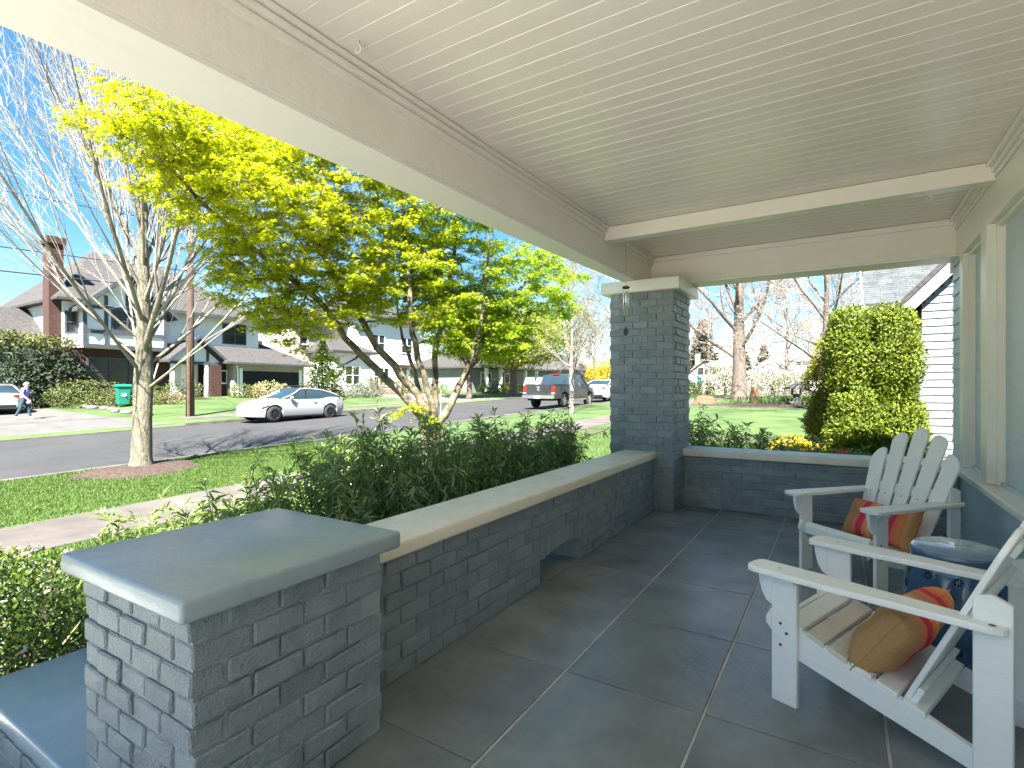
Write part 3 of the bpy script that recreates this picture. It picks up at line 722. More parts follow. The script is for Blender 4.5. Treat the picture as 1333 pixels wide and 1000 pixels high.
ch1 = chair((-.222,2.815), (-.940,.342), 'white wooden slatted armchair nearest the camera, seen from its side')
ch2 = chair((-.08,4.15), (-.653,-.757), 'white wooden slatted armchair at the far end beside the brick end wall')

# cushions ---------------------------------------------------------------------
def stripes(name, stops, axis):
    m = mat(name, rgb(.5,.3,.15), None, 5, .85, .35, 260)
    N = m.node_tree.nodes; L = m.node_tree.links; b = N['Principled BSDF']
    tc = N.new('ShaderNodeTexCoord'); sp = N.new('ShaderNodeSeparateXYZ'); cr = N.new('ShaderNodeValToRGB'); cr.color_ramp.interpolation = 'LINEAR'
    L.new(tc.outputs['Generated'], sp.inputs[0]); L.new(sp.outputs[axis], cr.inputs[0])
    e = cr.color_ramp.elements
    pts = []
    for i,(p,c) in enumerate(stops):
        nx = stops[i+1][0] if i+1 < len(stops) else 1.0
        pts += [(p+.004,c),(nx-.004,c)]
    e[0].position = pts[0][0]; e[0].color = pts[0][1]; e[1].position = pts[-1][0]; e[1].color = pts[-1][1]
    for p,c in pts[1:-1]: k = e.new(p); k.color = c
    nz = N.new('ShaderNodeTexNoise'); nz.inputs['Scale'].default_value = 90; mx = N.new('ShaderNodeMixRGB'); mx.blend_type = 'OVERLAY'; mx.inputs[0].default_value = .22
    L.new(tc.outputs['Object'], nz.inputs['Vector']); L.new(cr.outputs[0], mx.inputs[1]); L.new(nz.outputs[0], mx.inputs[2])
    L.new(mx.outputs[0], b.inputs['Base Color'])
    return m
TAN = rgb(.44,.24,.10); ORG = rgb(.78,.26,.08); ORL = rgb(.80,.38,.16); RED = rgb(.60,.035,.07); COR = rgb(.76,.17,.10); TN2 = rgb(.52,.30,.14); MAG = rgb(.46,.03,.12)
M['stripe'] = stripes('striped_cushion', [(0,ORL),(.09,ORG),(.16,COR),(.22,RED),(.30,COR),(.345,TAN),(.44,TN2),(.50,ORL),(.555,ORG),(.62,RED),(.68,MAG),(.715,COR),(.77,TAN)], 0)
def cushion(name, Lx, Ly, T, mtx, label, m):
    n1, n2 = 26, 18; b = MB()
    for sgn in (1,-1):
        for i in range(n1+1):
            for j in range(n2+1):
                u = -1+2*i/n1; v = -1+2*j/n2
                pin = 1-.07*(1-abs(v)**2)*(abs(u)**6)-0
                x = u*Lx/2*(1-.06*(1-v*v)*u*u); y = v*Ly/2*(1-.09*(1-u*u)*v*v)
                h = T/2*max(0,(1-u**4))**.42*max(0,(1-v**4))**.42
                h *= 1+.06*math.sin(5*u+2*v)+.05*math.sin(7*v-3*u)
                b.v.append((x,y,sgn*h))
    st = (n1+1)*(n2+1)
    for i in range(n1):
        for j in range(n2):
            a = i*(n2+1)+j; q = (a,a+n2+1,a+n2+2,a+1); b.f.append(q); b.f.append(tuple(st+k for k in q[::-1]))
    me = bpy.data.meshes.new(name); me.from_pydata(b.v,[],b.f)
    bm = bmesh.new(); bm.from_mesh(me); bmesh.ops.remove_doubles(bm, verts=bm.verts, dist=1e-4); bm.to_mesh(me); bm.free()
    me.polygons.foreach_set('use_smooth', [True]*len(me.polygons))
    o = mobj(name, me, m); o.matrix_world = mtx; tag(o, label, 'cushion', 'striped cushions on the chairs')
    # piping seam
    pts = []
    for k in range(65):
        t = 2*math.pi*k/64; cu, sv = math.cos(t), math.sin(t); q = max(abs(cu),abs(sv)); u, v = cu/q, sv/q
        pts.append((u*Lx/2*(1-.06*(1-v*v)*u*u), v*Ly/2*(1-.09*(1-u*u)*v*v), 0))
    MB().tube(pts, .0020, 6, cap=False).build('piping', m, o, smooth=True)
    return o
def cmtx(chair_e, loc, ax, ay):
    ax = Vector(ax).normalized(); az = ax.cross(Vector(ay)).normalized(); ay = az.cross(ax)
    Rm = Matrix((ax,ay,az)).transposed().to_4x4()
    return (Matrix.Translation(chair_e.location) @ Matrix.Rotation(chair_e.rotation_euler[2],4,'Z')) @ Matrix.Translation(loc) @ Rm
# leans on the back slats, long axis across the seat
lean = R(28)
cushion('lumbar_cushion', .50, .30, .15, cmtx(ch2, Vector((-.50,.0,.375)), (.0,-1,0), (-math.sin(lean),0,math.cos(lean))), 'striped orange, red and tan cushion leaning in the far chair', M['stripe'])
lean = R(34)
cushion('lumbar_cushion', .50, .31, .17, cmtx(ch1, Vector((-.475,.03,.365)), (.06,1,.0), (-math.sin(lean),0,math.cos(lean))), 'striped orange and tan cushion in the nearest chair, seen end on', M['stripe'])

# garden stool --------------------------------------------------------------------
def glaze(name, c1, c2):
    m = mat(name, c1, c2, 7, .12, .05, 30, spec=.6, coat=1.0, bump2=.12, bscale2=14, lo=.3, hi=.7); return m
M['bluegl'] = glaze('blue_glaze', rgb(.028,.085,.19), rgb(.06,.165,.31))
M['blueTop'] = glaze('pale_blue_glaze', rgb(.14,.23,.36), rgb(.22,.31,.43))
M['hole_shade_cable'] = mat('hollow_shade_cable_black', rgb(.004,.006,.010), None, 3, .9)  # black for the painted shade of the stool cutouts, and for the cable
SX, SY = .49, 3.32
stl = empty('garden_stool', (SX,SY,0), 0, 'glossy blue ceramic drum stool with flower cutouts between the chairs', 'stool')
prof = [(.158,0),(.165,.006),(.170,.03),(.19,.10),(.208,.18),(.217,.27),(.214,.36),(.202,.44),(.187,.50),(.184,.515),(.188,.525),(.188,.535),(.182,.548),(.168,.560),(.14,.568)]
bd = MB().lathe(prof, (0,0,0), 48).build('body', M['bluegl'], stl, smooth=True)
MB().lathe([(.184,.5475),(.172,.560),(.15,.5685),(.10,.573),(.05,.575),(.001,.5755)], (0,0,0), 48, cap=False).build('top', M['blueTop'], stl, smooth=True)
def rad(z):
    for (r0,z0),(r1,z1) in zip(prof,prof[1:]):
        if z0 <= z <= z1: return r0+(r1-r0)*(z-z0)/(z1-z0)
    return .2
for row,(z,npl) in enumerate(((.44,11),(.365,12),(.285,12),(.20,12),(.115,11))):
    for k in range(npl):
        a = 2*math.pi*(k+.5*(row % 2))/npl; fl = MB(); rr = .021
        for p in range(8):
            t = p*math.pi/4; pts = []
            for (u,v) in ((.28,0),(.55,.17),(.85,.16),(1,0),(.85,-.16),(.55,-.17)):
                du = (u*math.cos(t)-v*math.sin(t))*rr; dz = (u*math.sin(t)+v*math.cos(t))*rr
                zz = z+dz; r = rad(zz)+.0012; aa = a+du/r
                pts.append((r*math.cos(aa), r*math.sin(aa), zz))
            fl.add(pts, [(0,1,2,3,4,5)])
        fl.build('flower_cutout_shade', M['hole_shade_cable'], bd)  # near-black petals on the glaze paint the shade inside the cutouts
for z in (.485,.055):
    for k in range(30):
        a = 2*math.pi*k/30; r = rad(z)
        MB().tube([(r*.995*math.cos(a),r*.995*math.sin(a),z),((r+.005)*math.cos(a),(r+.005)*math.sin(a),z)], [.007,.003], 6).build('stud', M['bluegl'], bd, smooth=True)
# thin cable lying on the floor under the near chair
tag(MB().tube([(.30,2.25,.004),(.22,2.0,.004),(.20,1.75,.004),(.24,1.5,.004),(.26,1.2,.004)], .004, 6).build('floor_cable', M['hole_shade_cable'], smooth=True), 'thin dark cable on the floor under the nearest chair', 'cable')
M['bark_limb'] = mat('pale_limb_bark', rgb(.14,.125,.085), rgb(.25,.23,.185), 6, .85, .5, 24)
# ================================================================== VEGETATION
def branch_path(p, d, L, r, n, up=.0, wob=.12, q=rng):
    P = [Vector(p)]; d = Vector(d).normalized(); rad_ = [r]
    for i in range(n):
        d = (d+Vector((q.gauss(0,wob),q.gauss(0,wob),q.gauss(0,wob)+up))).normalized()
        P.append(P[-1]+d*(L/n)); rad_.append(r*(1-.8*(i+1)/n))
    return P, rad_
def grow(acc, p, d, L, r, lvl, cfg, q):
    c = cfg[lvl]; P, rd = branch_path(p, d, L, r, c.get('n',5), c.get('up',.05), c.get('wob',.1), q)
    acc.setdefault(lvl, []).append((P, rd))
    if lvl+1 >= len(cfg): return
    k = cfg[lvl+1]; cnt = k['cnt'] if not isinstance(k['cnt'], tuple) else q.randint(*k['cnt'])
    for i in range(cnt):
        t = k.get('t0',.25)+(1-k.get('t0',.25))*(i+q.random())/cnt
        f = t*(len(P)-1); j = min(int(f), len(P)-2); pt = P[j].lerp(P[j+1], f-j)
        ax = (P[j+1]-P[j]).normalized(); o = ax.orthogonal().normalized(); o.rotate(Matrix.Rotation(q.uniform(0,6.283),3,ax))
        an = R(q.uniform(*k['ang'])); nd = ax*math.cos(an)+o*math.sin(an)
        rr = (rd[j]+(rd[j+1]-rd[j])*(f-j))*k.get('rk',.6)
        grow(acc, pt, nd, L*q.uniform(*k['len'])*(1.15-.55*t), max(rr,k.get('rmin',.004)), lvl+1, cfg, q)
def tubes(paths, sides, name, m, parent, smooth=True):
    b = MB()
    for P, rd in paths: b.tube(P, rd, sides, cap=False)
    return b.build(name, m, parent, smooth=smooth)

# ---- bare street tree
q = random.Random(21)
st = wempty('bare_street_tree', (-11.6,4.95,gz(-11.6,4.95)), 'leafless grey-barked street tree standing in a mulch ring by the road', 'tree')
bx, by, bz = -11.6, 4.95, gz(-11.6,4.95)
trunk = [(bx,by,bz-.1),(bx,by,bz+.05),(bx+.01,by,bz+.25),(bx+.02,by+.01,bz+1.0),(bx+.02,by+.03,bz+1.75),(bx,by+.05,bz+2.4),(bx-.02,by+.05,bz+3.2),(bx+.02,by+.02,bz+4.4),(bx,by+.05,bz+6),(bx,by,bz+7.8),(bx+.05,by,bz+9.6)]
tr = [.27,.22,.18,.162,.168,.132,.11,.09,.068,.04,.012]
MB().tube(trunk, tr, 14).build('trunk', M['bark_grey'], st, smooth=True)
acc = {}
cfg = [dict(n=9,up=.075,wob=.022), dict(cnt=(9,12),t0=.10,ang=(9,26),len=(.42,.66),rk=.52,n=6,up=.045,wob=.05,rmin=.010), dict(cnt=(6,8),t0=.12,ang=(10,32),len=(.36,.58),rk=.52,n=5,up=.03,wob=.07,rmin=.0055), dict(cnt=(4,5),t0=.15,ang=(14,40),len=(.35,.55),rk=.6,n=3,up=.02,wob=.10,rmin=.0032)]
for i in range(26):
    z = 1.55+i*.13+q.uniform(-.05,.05); a = i*2.399+.4
    tilt = R(56-i*1.5+q.uniform(-6,6)); L = 6.8-.12*i+q.uniform(-.5,.6)
    d = (math.cos(a)*math.sin(tilt), math.sin(a)*math.sin(tilt), math.cos(tilt))
    grow(acc, (bx,by+.03,bz+z), d, L, q.choice((.060,.048,.036,.028))*(1-.012*i), 0, cfg, q)
tubes(acc[0], 8, 'limbs', M['bark_limb'], st); 
tag(tubes(acc[1], 5, 'branches', M['twig_pale'], st), kind='stuff')
tag(tubes(acc[2]+acc[3], 3, 'twigs', M['twig_pale'], st), kind='stuff')

# ---- maple (lime young leaves) grown by joining leaf sprays to the nearest limb
q = random.Random(5)
mp = wempty('maple_tree', (-5.52,6.48,gz(-5.52,6.48)), 'multi-stemmed maple with bright lime spring leaves in the front yard', 'tree')
gzm = gz(-5.5,6.5)
limbs = [
 [(-5.55,6.42,gzm-.1),(-5.57,6.37,.66),(-5.64,6.27,.97),(-5.96,5.72,1.6),(-6.1,5.39,1.93),(-6.13,4.79,2.54),(-6.25,4.13,2.96),(-6.23,3.43,3.36),(-5.96,2.66,3.73)],
 [(-5.54,6.45,gzm-.1),(-5.55,6.44,.66),(-5.56,6.32,1.1),(-5.81,5.93,1.65),(-6.07,5.53,2.3),(-6.32,5.02,3.27),(-6.44,4.48,4.21),(-6.4,4.1,4.9)],
 [(-5.5,6.48,gzm-.1),(-5.5,6.47,.66),(-5.51,6.47,1.1),(-5.61,6.17,2.01),(-5.58,6.07,2.67),(-5.59,5.95,3.54),(-5.63,5.92,4.53),(-5.6,5.9,5.3)],
 [(-5.53,6.55,gzm-.1),(-5.54,6.57,.65),(-5.54,6.57,1.09),(-5.58,6.66,2.04),(-5.52,6.82,2.66),(-5.45,6.9,3.4),(-5.4,7.0,4.25),(-5.4,7.1,5.1)],
 [(-5.5,6.56,gzm-.1),(-5.49,6.59,.65),(-5.34,6.69,1.0),(-5.2,7.13,1.82),(-5.04,7.7,2.6),(-4.85,8.0,3.0),(-4.73,8.25,3.34),(-4.5,8.8,3.8)],
 [(-5.40,6.66,.85),(-5.24,6.87,1.39),(-4.97,7.04,2.39),(-4.93,7.18,3.5),(-4.93,7.3,4.34)],
 [(-5.6,6.4,.9),(-6.1,6.7,1.6),(-6.7,7.0,2.4),(-7.1,7.3,3.3)],
]
r0 = [.082,.088,.072,.07,.08,.048,.05]
b = MB(); nodes = []; nrad = []
for Lm, rr in zip(limbs, r0):
    P = [Vector(p) for p in Lm]; pts = []; rd = []
    m_ = 4; tot = (len(P)-1)*m_
    for i in range(len(P)-1):
        a0 = P[max(i-1,0)]; a1 = P[i]; a2 = P[i+1]; a3 = P[min(i+2,len(P)-1)]
        for k in range(m_):
            t = k/m_
            pt = .5*((2*a1)+(-a0+a2)*t+(2*a0-5*a1+4*a2-a3)*t*t+(-a0+3*a1-3*a2+a3)*t**3)
            pt += Vector((q.gauss(0,.012),q.gauss(0,.012),q.gauss(0,.008))) if i else Vector()
            pts.append(pt); rd.append(rr*(1-.82*(i*m_+k)/tot))
    pts.append(P[-1]); rd.append(rr*.15)
    b.tube(pts, rd, 10)
    for pt, r_ in list(zip(pts, rd))[6:]: nodes.append(pt); nrad.append(r_)
b.build('trunk', M['bark_maple'], mp, smooth=True)
ell = [((-5.74,2.56,3.87),.72),((-5.96,3.37,3.64),.98),((-6.0,4.52,3.62),1.22),((-6.2,3.95,2.75),.62),((-5.86,5.78,3.37),1.2),((-5.48,7.19,3.2),1.15),((-4.78,8.33,3.22),1.0),((-5.6,8.3,2.5),.75),((-5.82,4.63,4.95),1.1),((-5.6,6.53,4.73),1.36),((-6.6,7.0,3.4),1.1),((-6.5,4.0,4.4),.9),((-5.9,5.2,2.7),.62),((-5.55,6.7,2.45),.7),((-5.1,7.7,2.35),.68),((-6.15,4.5,2.35),.5)]
cl = []
for c, r_ in ell:
    k = int(92*r_**1.8)
    for _ in range(k):
        v = Vector((q.gauss(0,1),q.gauss(0,1),q.gauss(0,1))).normalized()*(q.random()**.42)*r_
        v.z *= .85
        cl.append(Vector(c)+v)
# low hanging sprays on the lower left limb and about the trunk
cl += [Vector(p) for p in [(-6.4,4.5,1.95),(-6.35,4.7,1.85),(-6.3,4.2,2.05),(-6.45,4.0,2.1),(-6.2,5.0,1.75),(-6.1,5.2,1.55),(-6.0,5.0,1.5),(-6.3,3.8,2.25),(-5.7,6.0,.95),(-5.5,6.3,.85),(-5.65,6.1,1.05)]]
NA = np.array([tuple(n) for n in nodes]); 
cl.sort(key=lambda c: float(np.min(np.sum((NA-np.array(tuple(c)))**2,axis=1))))
tw1 = []; LC = []; LA = []; LN = []; LLn = []; tw2 = []
npos = [tuple(n) for n in nodes]; nr_ = list(nrad)
for c in cl:
    A_ = np.array(npos); dd = np.sum((A_-np.array(tuple(c)))**2,axis=1); j = int(np.argmin(dd)); s_ = Vector(npos[j]); r_ = min(max(nr_[j]*.55,.005),.020)
    dist = (c-s_).length
    if dist < .05: continue
    mid1 = s_.lerp(c,.35)+Vector((q.gauss(0,.05),q.gauss(0,.05),.06*dist)); mid2 = s_.lerp(c,.7)+Vector((q.gauss(0,.05),q.gauss(0,.05),.07*dist))
    pp = [s_,mid1,mid2,c]; rd = [r_,r_*.8,r_*.6,r_*.35]
    tw1.append((pp,rd))
    for pt, r2 in zip(pp[1:],rd[1:]): npos.append(tuple(pt)); nr_.append(r2)
    out = (c-s_).normalized(); out.z *= .35
    # flat spray of twigs with paired leaves
    for t in range(q.randint(6,8)):
        a = q.uniform(0,6.283); dv = (out*.7+Vector((math.cos(a),math.sin(a),q.uniform(-.25,.2)))).normalized(); L = q.uniform(.16,.34)
        st0 = pp[2].lerp(c, q.random()); en = st0+dv*L+Vector((0,0,-.03))
        tw2.append(([st0,st0+dv*L*.5+Vector((0,0,.01)),en],[.0035,.0028,.0018]))
        nl = q.randint(11,15)
        for k in range(nl):
            f = (k+1)/nl; pt = st0.lerp(en,f)
            sd = Vector((-dv.y,dv.x,0))*(1 if k % 2 else -1)
            LC.append(pt+sd*q.uniform(.0,.035)+Vector((q.gauss(0,.018),q.gauss(0,.018),q.gauss(0,.02))))
            LA.append(dv*.5+sd*q.uniform(.3,1)+Vector((0,0,q.uniform(-.65,.1)))); LN.append((q.gauss(0,.75)+.1,q.gauss(0,.75)-.25,1)); LLn.append(q.uniform(.036,.066))
tag(tubes(tw1, 5, 'branches', M['bark_maple'], mp), kind='stuff')
tag(tubes(tw2, 3, 'twigs', M['twig_red'], mp), kind='stuff')
LCa = np.array([tuple(v) for v in LC]); LAa = np.array([tuple(v) for v in LA]); LNa = np.array(LN); LLa = np.array(LLn)
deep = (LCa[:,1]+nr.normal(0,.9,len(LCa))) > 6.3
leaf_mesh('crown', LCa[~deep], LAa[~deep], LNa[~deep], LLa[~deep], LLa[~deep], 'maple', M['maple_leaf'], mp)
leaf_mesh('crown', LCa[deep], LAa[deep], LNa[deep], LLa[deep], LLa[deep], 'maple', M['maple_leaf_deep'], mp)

# ---- evergreen shrubs along the porch wall
def leafy_shrub(x, y, h, w, nst, label, group, seed, young=.08, red=False, leafL=(.065,.125), dens=50, zb=None, thin=1.0):
    q = random.Random(seed); z0 = gz(x,y) if zb is None else zb
    e = wempty('evergreen_shrub', (x,y,z0), label, 'shrub', group)
    stems = []; C = []; A = []; N_ = []; L = []; C2 = []; A2 = []; N2 = []; L2 = []
    for s in range(nst):
        a = q.uniform(0,6.283); rr = math.sqrt(q.random())*w; tip = Vector((x+rr*math.cos(a), y+rr*math.sin(a)*1.05, z0+h*q.uniform(.55,1.0)*(1-.25*(rr/w)**2)))
        base = Vector((x+rr*.25*math.cos(a), y+rr*.25*math.sin(a), z0-.03)); mid = base.lerp(tip,.5)+Vector((math.cos(a)*rr*.16,math.sin(a)*rr*.16,-.03))
        tip += Vector((q.gauss(0,.09),q.gauss(0,.09),0))
        P = [base,base.lerp(mid,.5)+Vector((q.gauss(0,.02),q.gauss(0,.02),0)),mid,mid.lerp(tip,.55)+Vector((q.gauss(0,.02),q.gauss(0,.02),.02)),tip]
        stems.append((P,[.007,.006,.0045,.003,.0016]))
        yg = q.random() < young
        n = int(dens*q.uniform(.7,1.2))
        tdir = (P[4]-P[3]).normalized()
        for k in range(n):
            f = 1-abs(q.gauss(0,.34)); f = max(.15,min(1,f)); ff = f*4; j = min(int(ff),3); pt = P[j].lerp(P[j+1],ff-j)
            b_ = q.uniform(0,6.283); o = tdir.orthogonal().normalized(); o.rotate(Matrix.Rotation(b_,3,tdir))
            upk = .8*(f-.8)*2.2-.15+q.gauss(0,.30)
            d_ = o+tdir*(upk+(.2+q.random()*.9 if f > .93 else 0))+Vector((0,0,-.28 if f < .93 else .1))
            ll = q.uniform(*leafL)*(.6 if f > .97 else 1)
            tgt = (C2,A2,N2,L2) if (yg and f > .8) or f > .985 and q.random() < .4 else (C,A,N_,L)
            tgt[0].append(tuple(pt+o*.006)); tgt[1].append(tuple(d_)); tgt[2].append(tuple(tdir+Vector((q.gauss(0,.3),q.gauss(0,.3),q.gauss(0,.3))))); tgt[3].append(ll)
    tubes(stems, 5, 'stems', M['stem_red'] if red else M['stem'], e)['kind'] = 'stuff'
    L = np.array(L); leaf_mesh('foliage', C, A, N_, L, L*.165*thin, 'lance', M['shrub_leaf'], e)
    if C2: L2 = np.array(L2); leaf_mesh('young_foliage', C2, A2, N2, L2*.8, L2*.20, 'lance', M['shrub_leaf_young'], e)
    return e
g_ = 'evergreen shrubs along the porch wall'
leafy_shrub(-3.20,1.72,1.22,.50,84,'leftmost evergreen shrub with narrow glossy leaves behind the grey slab',g_,31,.10)
leafy_shrub(-2.95,2.42,1.48,.55,95,'evergreen shrub behind the right corner of the grey slab',g_,32,.10)
leafy_shrub(-2.90,3.05,1.60,.55,100,'tallest evergreen shrub with pale young tips, standing under the maple limbs',g_,33,.16)
leafy_shrub(-2.85,3.70,1.50,.55,95,'evergreen shrub behind the drain arch of the porch wall',g_,34,.08)
leafy_shrub(-2.82,4.35,1.46,.52,90,'evergreen shrub behind the middle of the cream coping',g_,35,.05)
leafy_shrub(-2.85,4.95,1.42,.48,75,'evergreen shrub left of the reddish stemmed shrub',g_,36,.05)
leafy_shrub(-2.85,5.55,1.46,.40,52,'looser evergreen shrub with reddish stems beside the tall pillar',g_,37,.08,True)
leafy_shrub(-3.7,2.5,1.05,.55,62,'low evergreen shrub in the second row facing the sidewalk',g_,38,.06)
leafy_shrub(-3.8,3.9,1.05,.55,62,'low evergreen shrub in the second row below the maple',g_,39,.06)
leafy_shrub(-3.7,5.3,1.0,.5,55,'low evergreen shrub in the second row near the tall pillar',g_,40,.06)
g_ = 'low shrubs beyond the porch end wall'
leafy_shrub(-1.55,7.15,1.40,.42,56,'evergreen shrub just right of the tall pillar beyond the end wall',g_,41,.04)
leafy_shrub(-.95,7.2,1.24,.40,56,'evergreen shrub beyond the middle of the end wall',g_,42,.04)
leafy_shrub(-.35,7.15,1.02,.42,60,'low dense evergreen shrub left of the coral flowers',g_,43,.03)
leafy_shrub(.15,7.3,.88,.42,64,'low dense evergreen shrub with the coral flowers on it',g_,44,.03)
leafy_shrub(.75,7.4,.92,.45,70,'low dark shrub under the big arborvitae by the far chair',g_,45,.0,dens=30)
# sprig reaching past the tall pillar
sp = wempty('leafy_sprig', (-2.4,5.55,.9), 'single leafy sprig reaching in front of the tall pillar', 'plant')
tubes([([Vector((-2.55,5.5,.72)),Vector((-2.2,5.48,.86)),Vector((-2.0,5.46,.98)),Vector((-1.93,5.45,1.02))],[.004,.0035,.003,.002])], 5, 'stem', M['stem'], sp)
leaf_mesh('leaves', [(-2.2,5.48,.86),(-2.05,5.46,.94),(-1.95,5.45,1.01),(-1.95,5.45,1.01),(-2.2,5.48,.86),(-2.12,5.47,.90)], [(.5,0,-1),(.6,-.1,-1),(.3,0,1),(.8,0,-.7),(-.1,0,-1),(1,0,-.4)], [(0,-1,.2)]*6, .10, .022, 'lance', M['shrub_leaf_young'], sp)
# coral bloom
o = leaf_mesh('coral_flowers', np.column_stack([nr.normal(.02,.045,60),nr.normal(7.05,.04,60),nr.normal(.60,.02,60)]), rdir(60), rdir(60), .035, .028, 'dia', M['red_bloom']); tag(o,'cluster of coral red blooms above the end wall coping','flowers', kind='stuff')

# ---- generic leaf-mass bush: lobes with shells of small leaves
def bush(name, lobes, n, leaf, m, label, cat='bush', group=None, core=M['stem'], wid=.6, shape='dia', parts=('foliage',), shell=.55, m2=None, n2=0, base=None, vert=0.0, lf2=None, sq=1.0):
    c0 = lobes[0][0]; e = wempty(name, base or (c0[0],c0[1],gz(c0[0],c0[1])), label, cat, group)
    vol = np.array([r[0]*r[1]+r[1]*r[2]+r[0]*r[2] for _, r in lobes]); vol = vol/vol.sum()
    def mk(cnt, nm, mm, lf, sh):
        if not cnt: return
        P = []; D = []
        for (c, r), f in zip(lobes, vol):
            k = max(4,int(cnt*f)); d = rdir(k); rad_ = (sh+(1-sh)*nr.random(k)**.6)
            bumpy = 1+.10*np.sin(d[:,0]*7+c[0])*np.sin(d[:,1]*6+c[1])+.08*np.sin(d[:,2]*9+c[0]*3)
            ds = np.sign(d)*np.abs(d)**sq; P.append(np.array(c)+ds*np.array(r)*(rad_*bumpy)[:,None]); D.append(d)
        P = np.concatenate(P); D = np.concatenate(D); n_ = len(P)
        A = D*.6+rdir(n_)*.8; A[:,2] += vert
        L = lf*nr.uniform(.6,1.4,n_)
        leaf_mesh(nm, P, A, rdir(n_)*.7+D, L, L*wid, shape, mm, e)
    mk(n, parts[0], m, leaf, shell)
    if m2: mk(n2, 'outer_foliage', m2, lf2 or leaf, .88)
    b = MB()
    for c, r in lobes[:1]:
        z0 = gz(c[0],c[1])
        for k in range(6):
            a = k*1.05; b.tube([(c[0],c[1],z0-.05),(c[0]+r[0]*.3*math.cos(a),c[1]+r[1]*.3*math.sin(a),(z0+c[2])/2),(c[0]+r[0]*.7*math.cos(a),c[1]+r[1]*.7*math.sin(a),c[2]+r[2]*.3)], [.02*r[0]+.008,.012*r[0]+.005,.004], 5, cap=False)
    b.build('stems', core, e)
    return e
# flowering shrub beside the pedestal
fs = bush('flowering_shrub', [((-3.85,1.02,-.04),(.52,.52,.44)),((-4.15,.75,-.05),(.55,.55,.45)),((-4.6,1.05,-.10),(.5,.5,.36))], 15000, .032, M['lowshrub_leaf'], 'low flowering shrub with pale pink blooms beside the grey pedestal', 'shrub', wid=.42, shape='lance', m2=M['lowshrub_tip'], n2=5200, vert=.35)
P = []
for c, r in [((-3.85,1.02,-.04),(.52,.52,.44)),((-4.15,.75,-.05),(.55,.55,.45)),((-4.6,1.05,-.10),(.5,.5,.36))]:
    d = rdir(34); d[:,2] = np.abs(d[:,2]); cc = np.array(c)+d*np.array(r)*1.06
    for k in cc: P.append(k+nr.normal(0,.016,(13,3)))
P = np.concatenate(P); leaf_mesh('blossom', P, rdir(len(P)), rdir(len(P))+np.array([0,0,1]), .020, .017, 'dia', M['pink_bloom'], fs)
# arborvitae hedge, yellower one behind it
def spray_hedge(name, lobes, n, m, label, L=.075):
    return bush(name, lobes, n, L, m, label, 'hedge', wid=.5, shell=.66, vert=.45, shape='lance', sq=.82)
spray_hedge('arborvitae', [((.40,9.6,1.55),(.55,.55,1.0)),((.42,9.6,.75),(.58,.58,.95)),((.66,9.4,1.75),(.34,.4,.80)),((.12,9.5,1.85),(.32,.4,.68)),((.2,9.2,.55),(.38,.4,.75)),((.72,9.3,.5),(.36,.4,.7)),((.4,9.1,.2),(.5,.4,.5))], 95000, M['hedge_leaf'], 'big square-topped arborvitae with olive-lime sprays beyond the end wall', .046)
spray_hedge('arborvitae', [((-.04,10.4,1.2),(.46,.5,.98)),((-.04,10.4,.5),(.46,.5,.9))], 22000, M['hedge_yellow'], 'narrow yellow arborvitae behind the left edge of the big one', .045)
bush('euonymus_bush', [((-.62,9.0,.28),(.46,.42,.30)),((-.3,8.9,.22),(.35,.4,.26))], 3600, .05, M['yellow_leaf'], 'small bright yellow bush above the end wall coping', 'bush')
bush('low_bush', [((.1,8.4,.12),(.45,.35,.32))], 1500, .05, M['grey_leaf'], 'low pale bush between the yellow bush and the big arborvitae', 'bush', m2=M['pink_bloom'], n2=160)

# ---- far foliage
def crown_tree(name, base, h, tr, lobes, n, leaf, m, label, bark=M['bark_brown'], group=None, limbs_n=7, m2=None, n2=0):
    x, y = base; z0 = gz(x,y); e = wempty(name, (x,y,z0), label, 'tree', group); q = random.Random(int(abs(x*13+y*7)))
    b = MB(); hz = min(c[2]-.2*r[2] for c,r in lobes)
    b.tube([(x,y,z0-.2),(x+.05,y,z0+.3),(x,y+.05,z0+h*.2),(x-.05,y,z0+h*.42),(x,y,z0+h*.75)], [tr*1.35,tr,tr*.85,tr*.6,tr*.15], 9)
    b.build('trunk', bark, e, smooth=True); br = []
    for c, r in lobes:
        for k in range(limbs_n):
            d = Vector((q.gauss(0,1),q.gauss(0,1),q.gauss(0,.8))).normalized(); tp = Vector(c)+Vector((d.x*r[0],d.y*r[1],d.z*r[2]))*.85
            s0 = Vector((x,y,z0+h*q.uniform(.18,.45))); md = s0.lerp(tp,.5)+Vector((q.gauss(0,.2),q.gauss(0,.2),.3)); br.append(([s0,md,tp],[tr*.35,tr*.2,.012]))
    tag(tubes(br, 5, 'branches', bark, e), kind='stuff')
    vol = np.array([r[0]*r[1]*r[2] for _, r in lobes]); vol = vol/vol.sum()
    def mk(cnt, nm, mm):
        P = []
        for (c,r), f in zip(lobes, vol):
            k = max(5,int(cnt*f/22)); d = rdir(k)*(nr.random((k,1))**.38); cc = np.array(c)+d*np.array(r)
            P.append((cc[:,None,:]+nr.normal(0,.13*(r[0]+r[2])/2+.05,(k,22,3))*np.array([1,1,.6])).reshape(-1,3))
        P = np.concatenate(P); n_ = len(P); L = leaf*nr.uniform(.6,1.4,n_)
        leaf_mesh(nm, P, rdir(n_), rdir(n_)+np.array([0,0,.8]), L, L*.75, 'dia', mm, e)
    mk(n, 'crown', m)
    if m2: mk(n2, 'crown', m2)
    return e
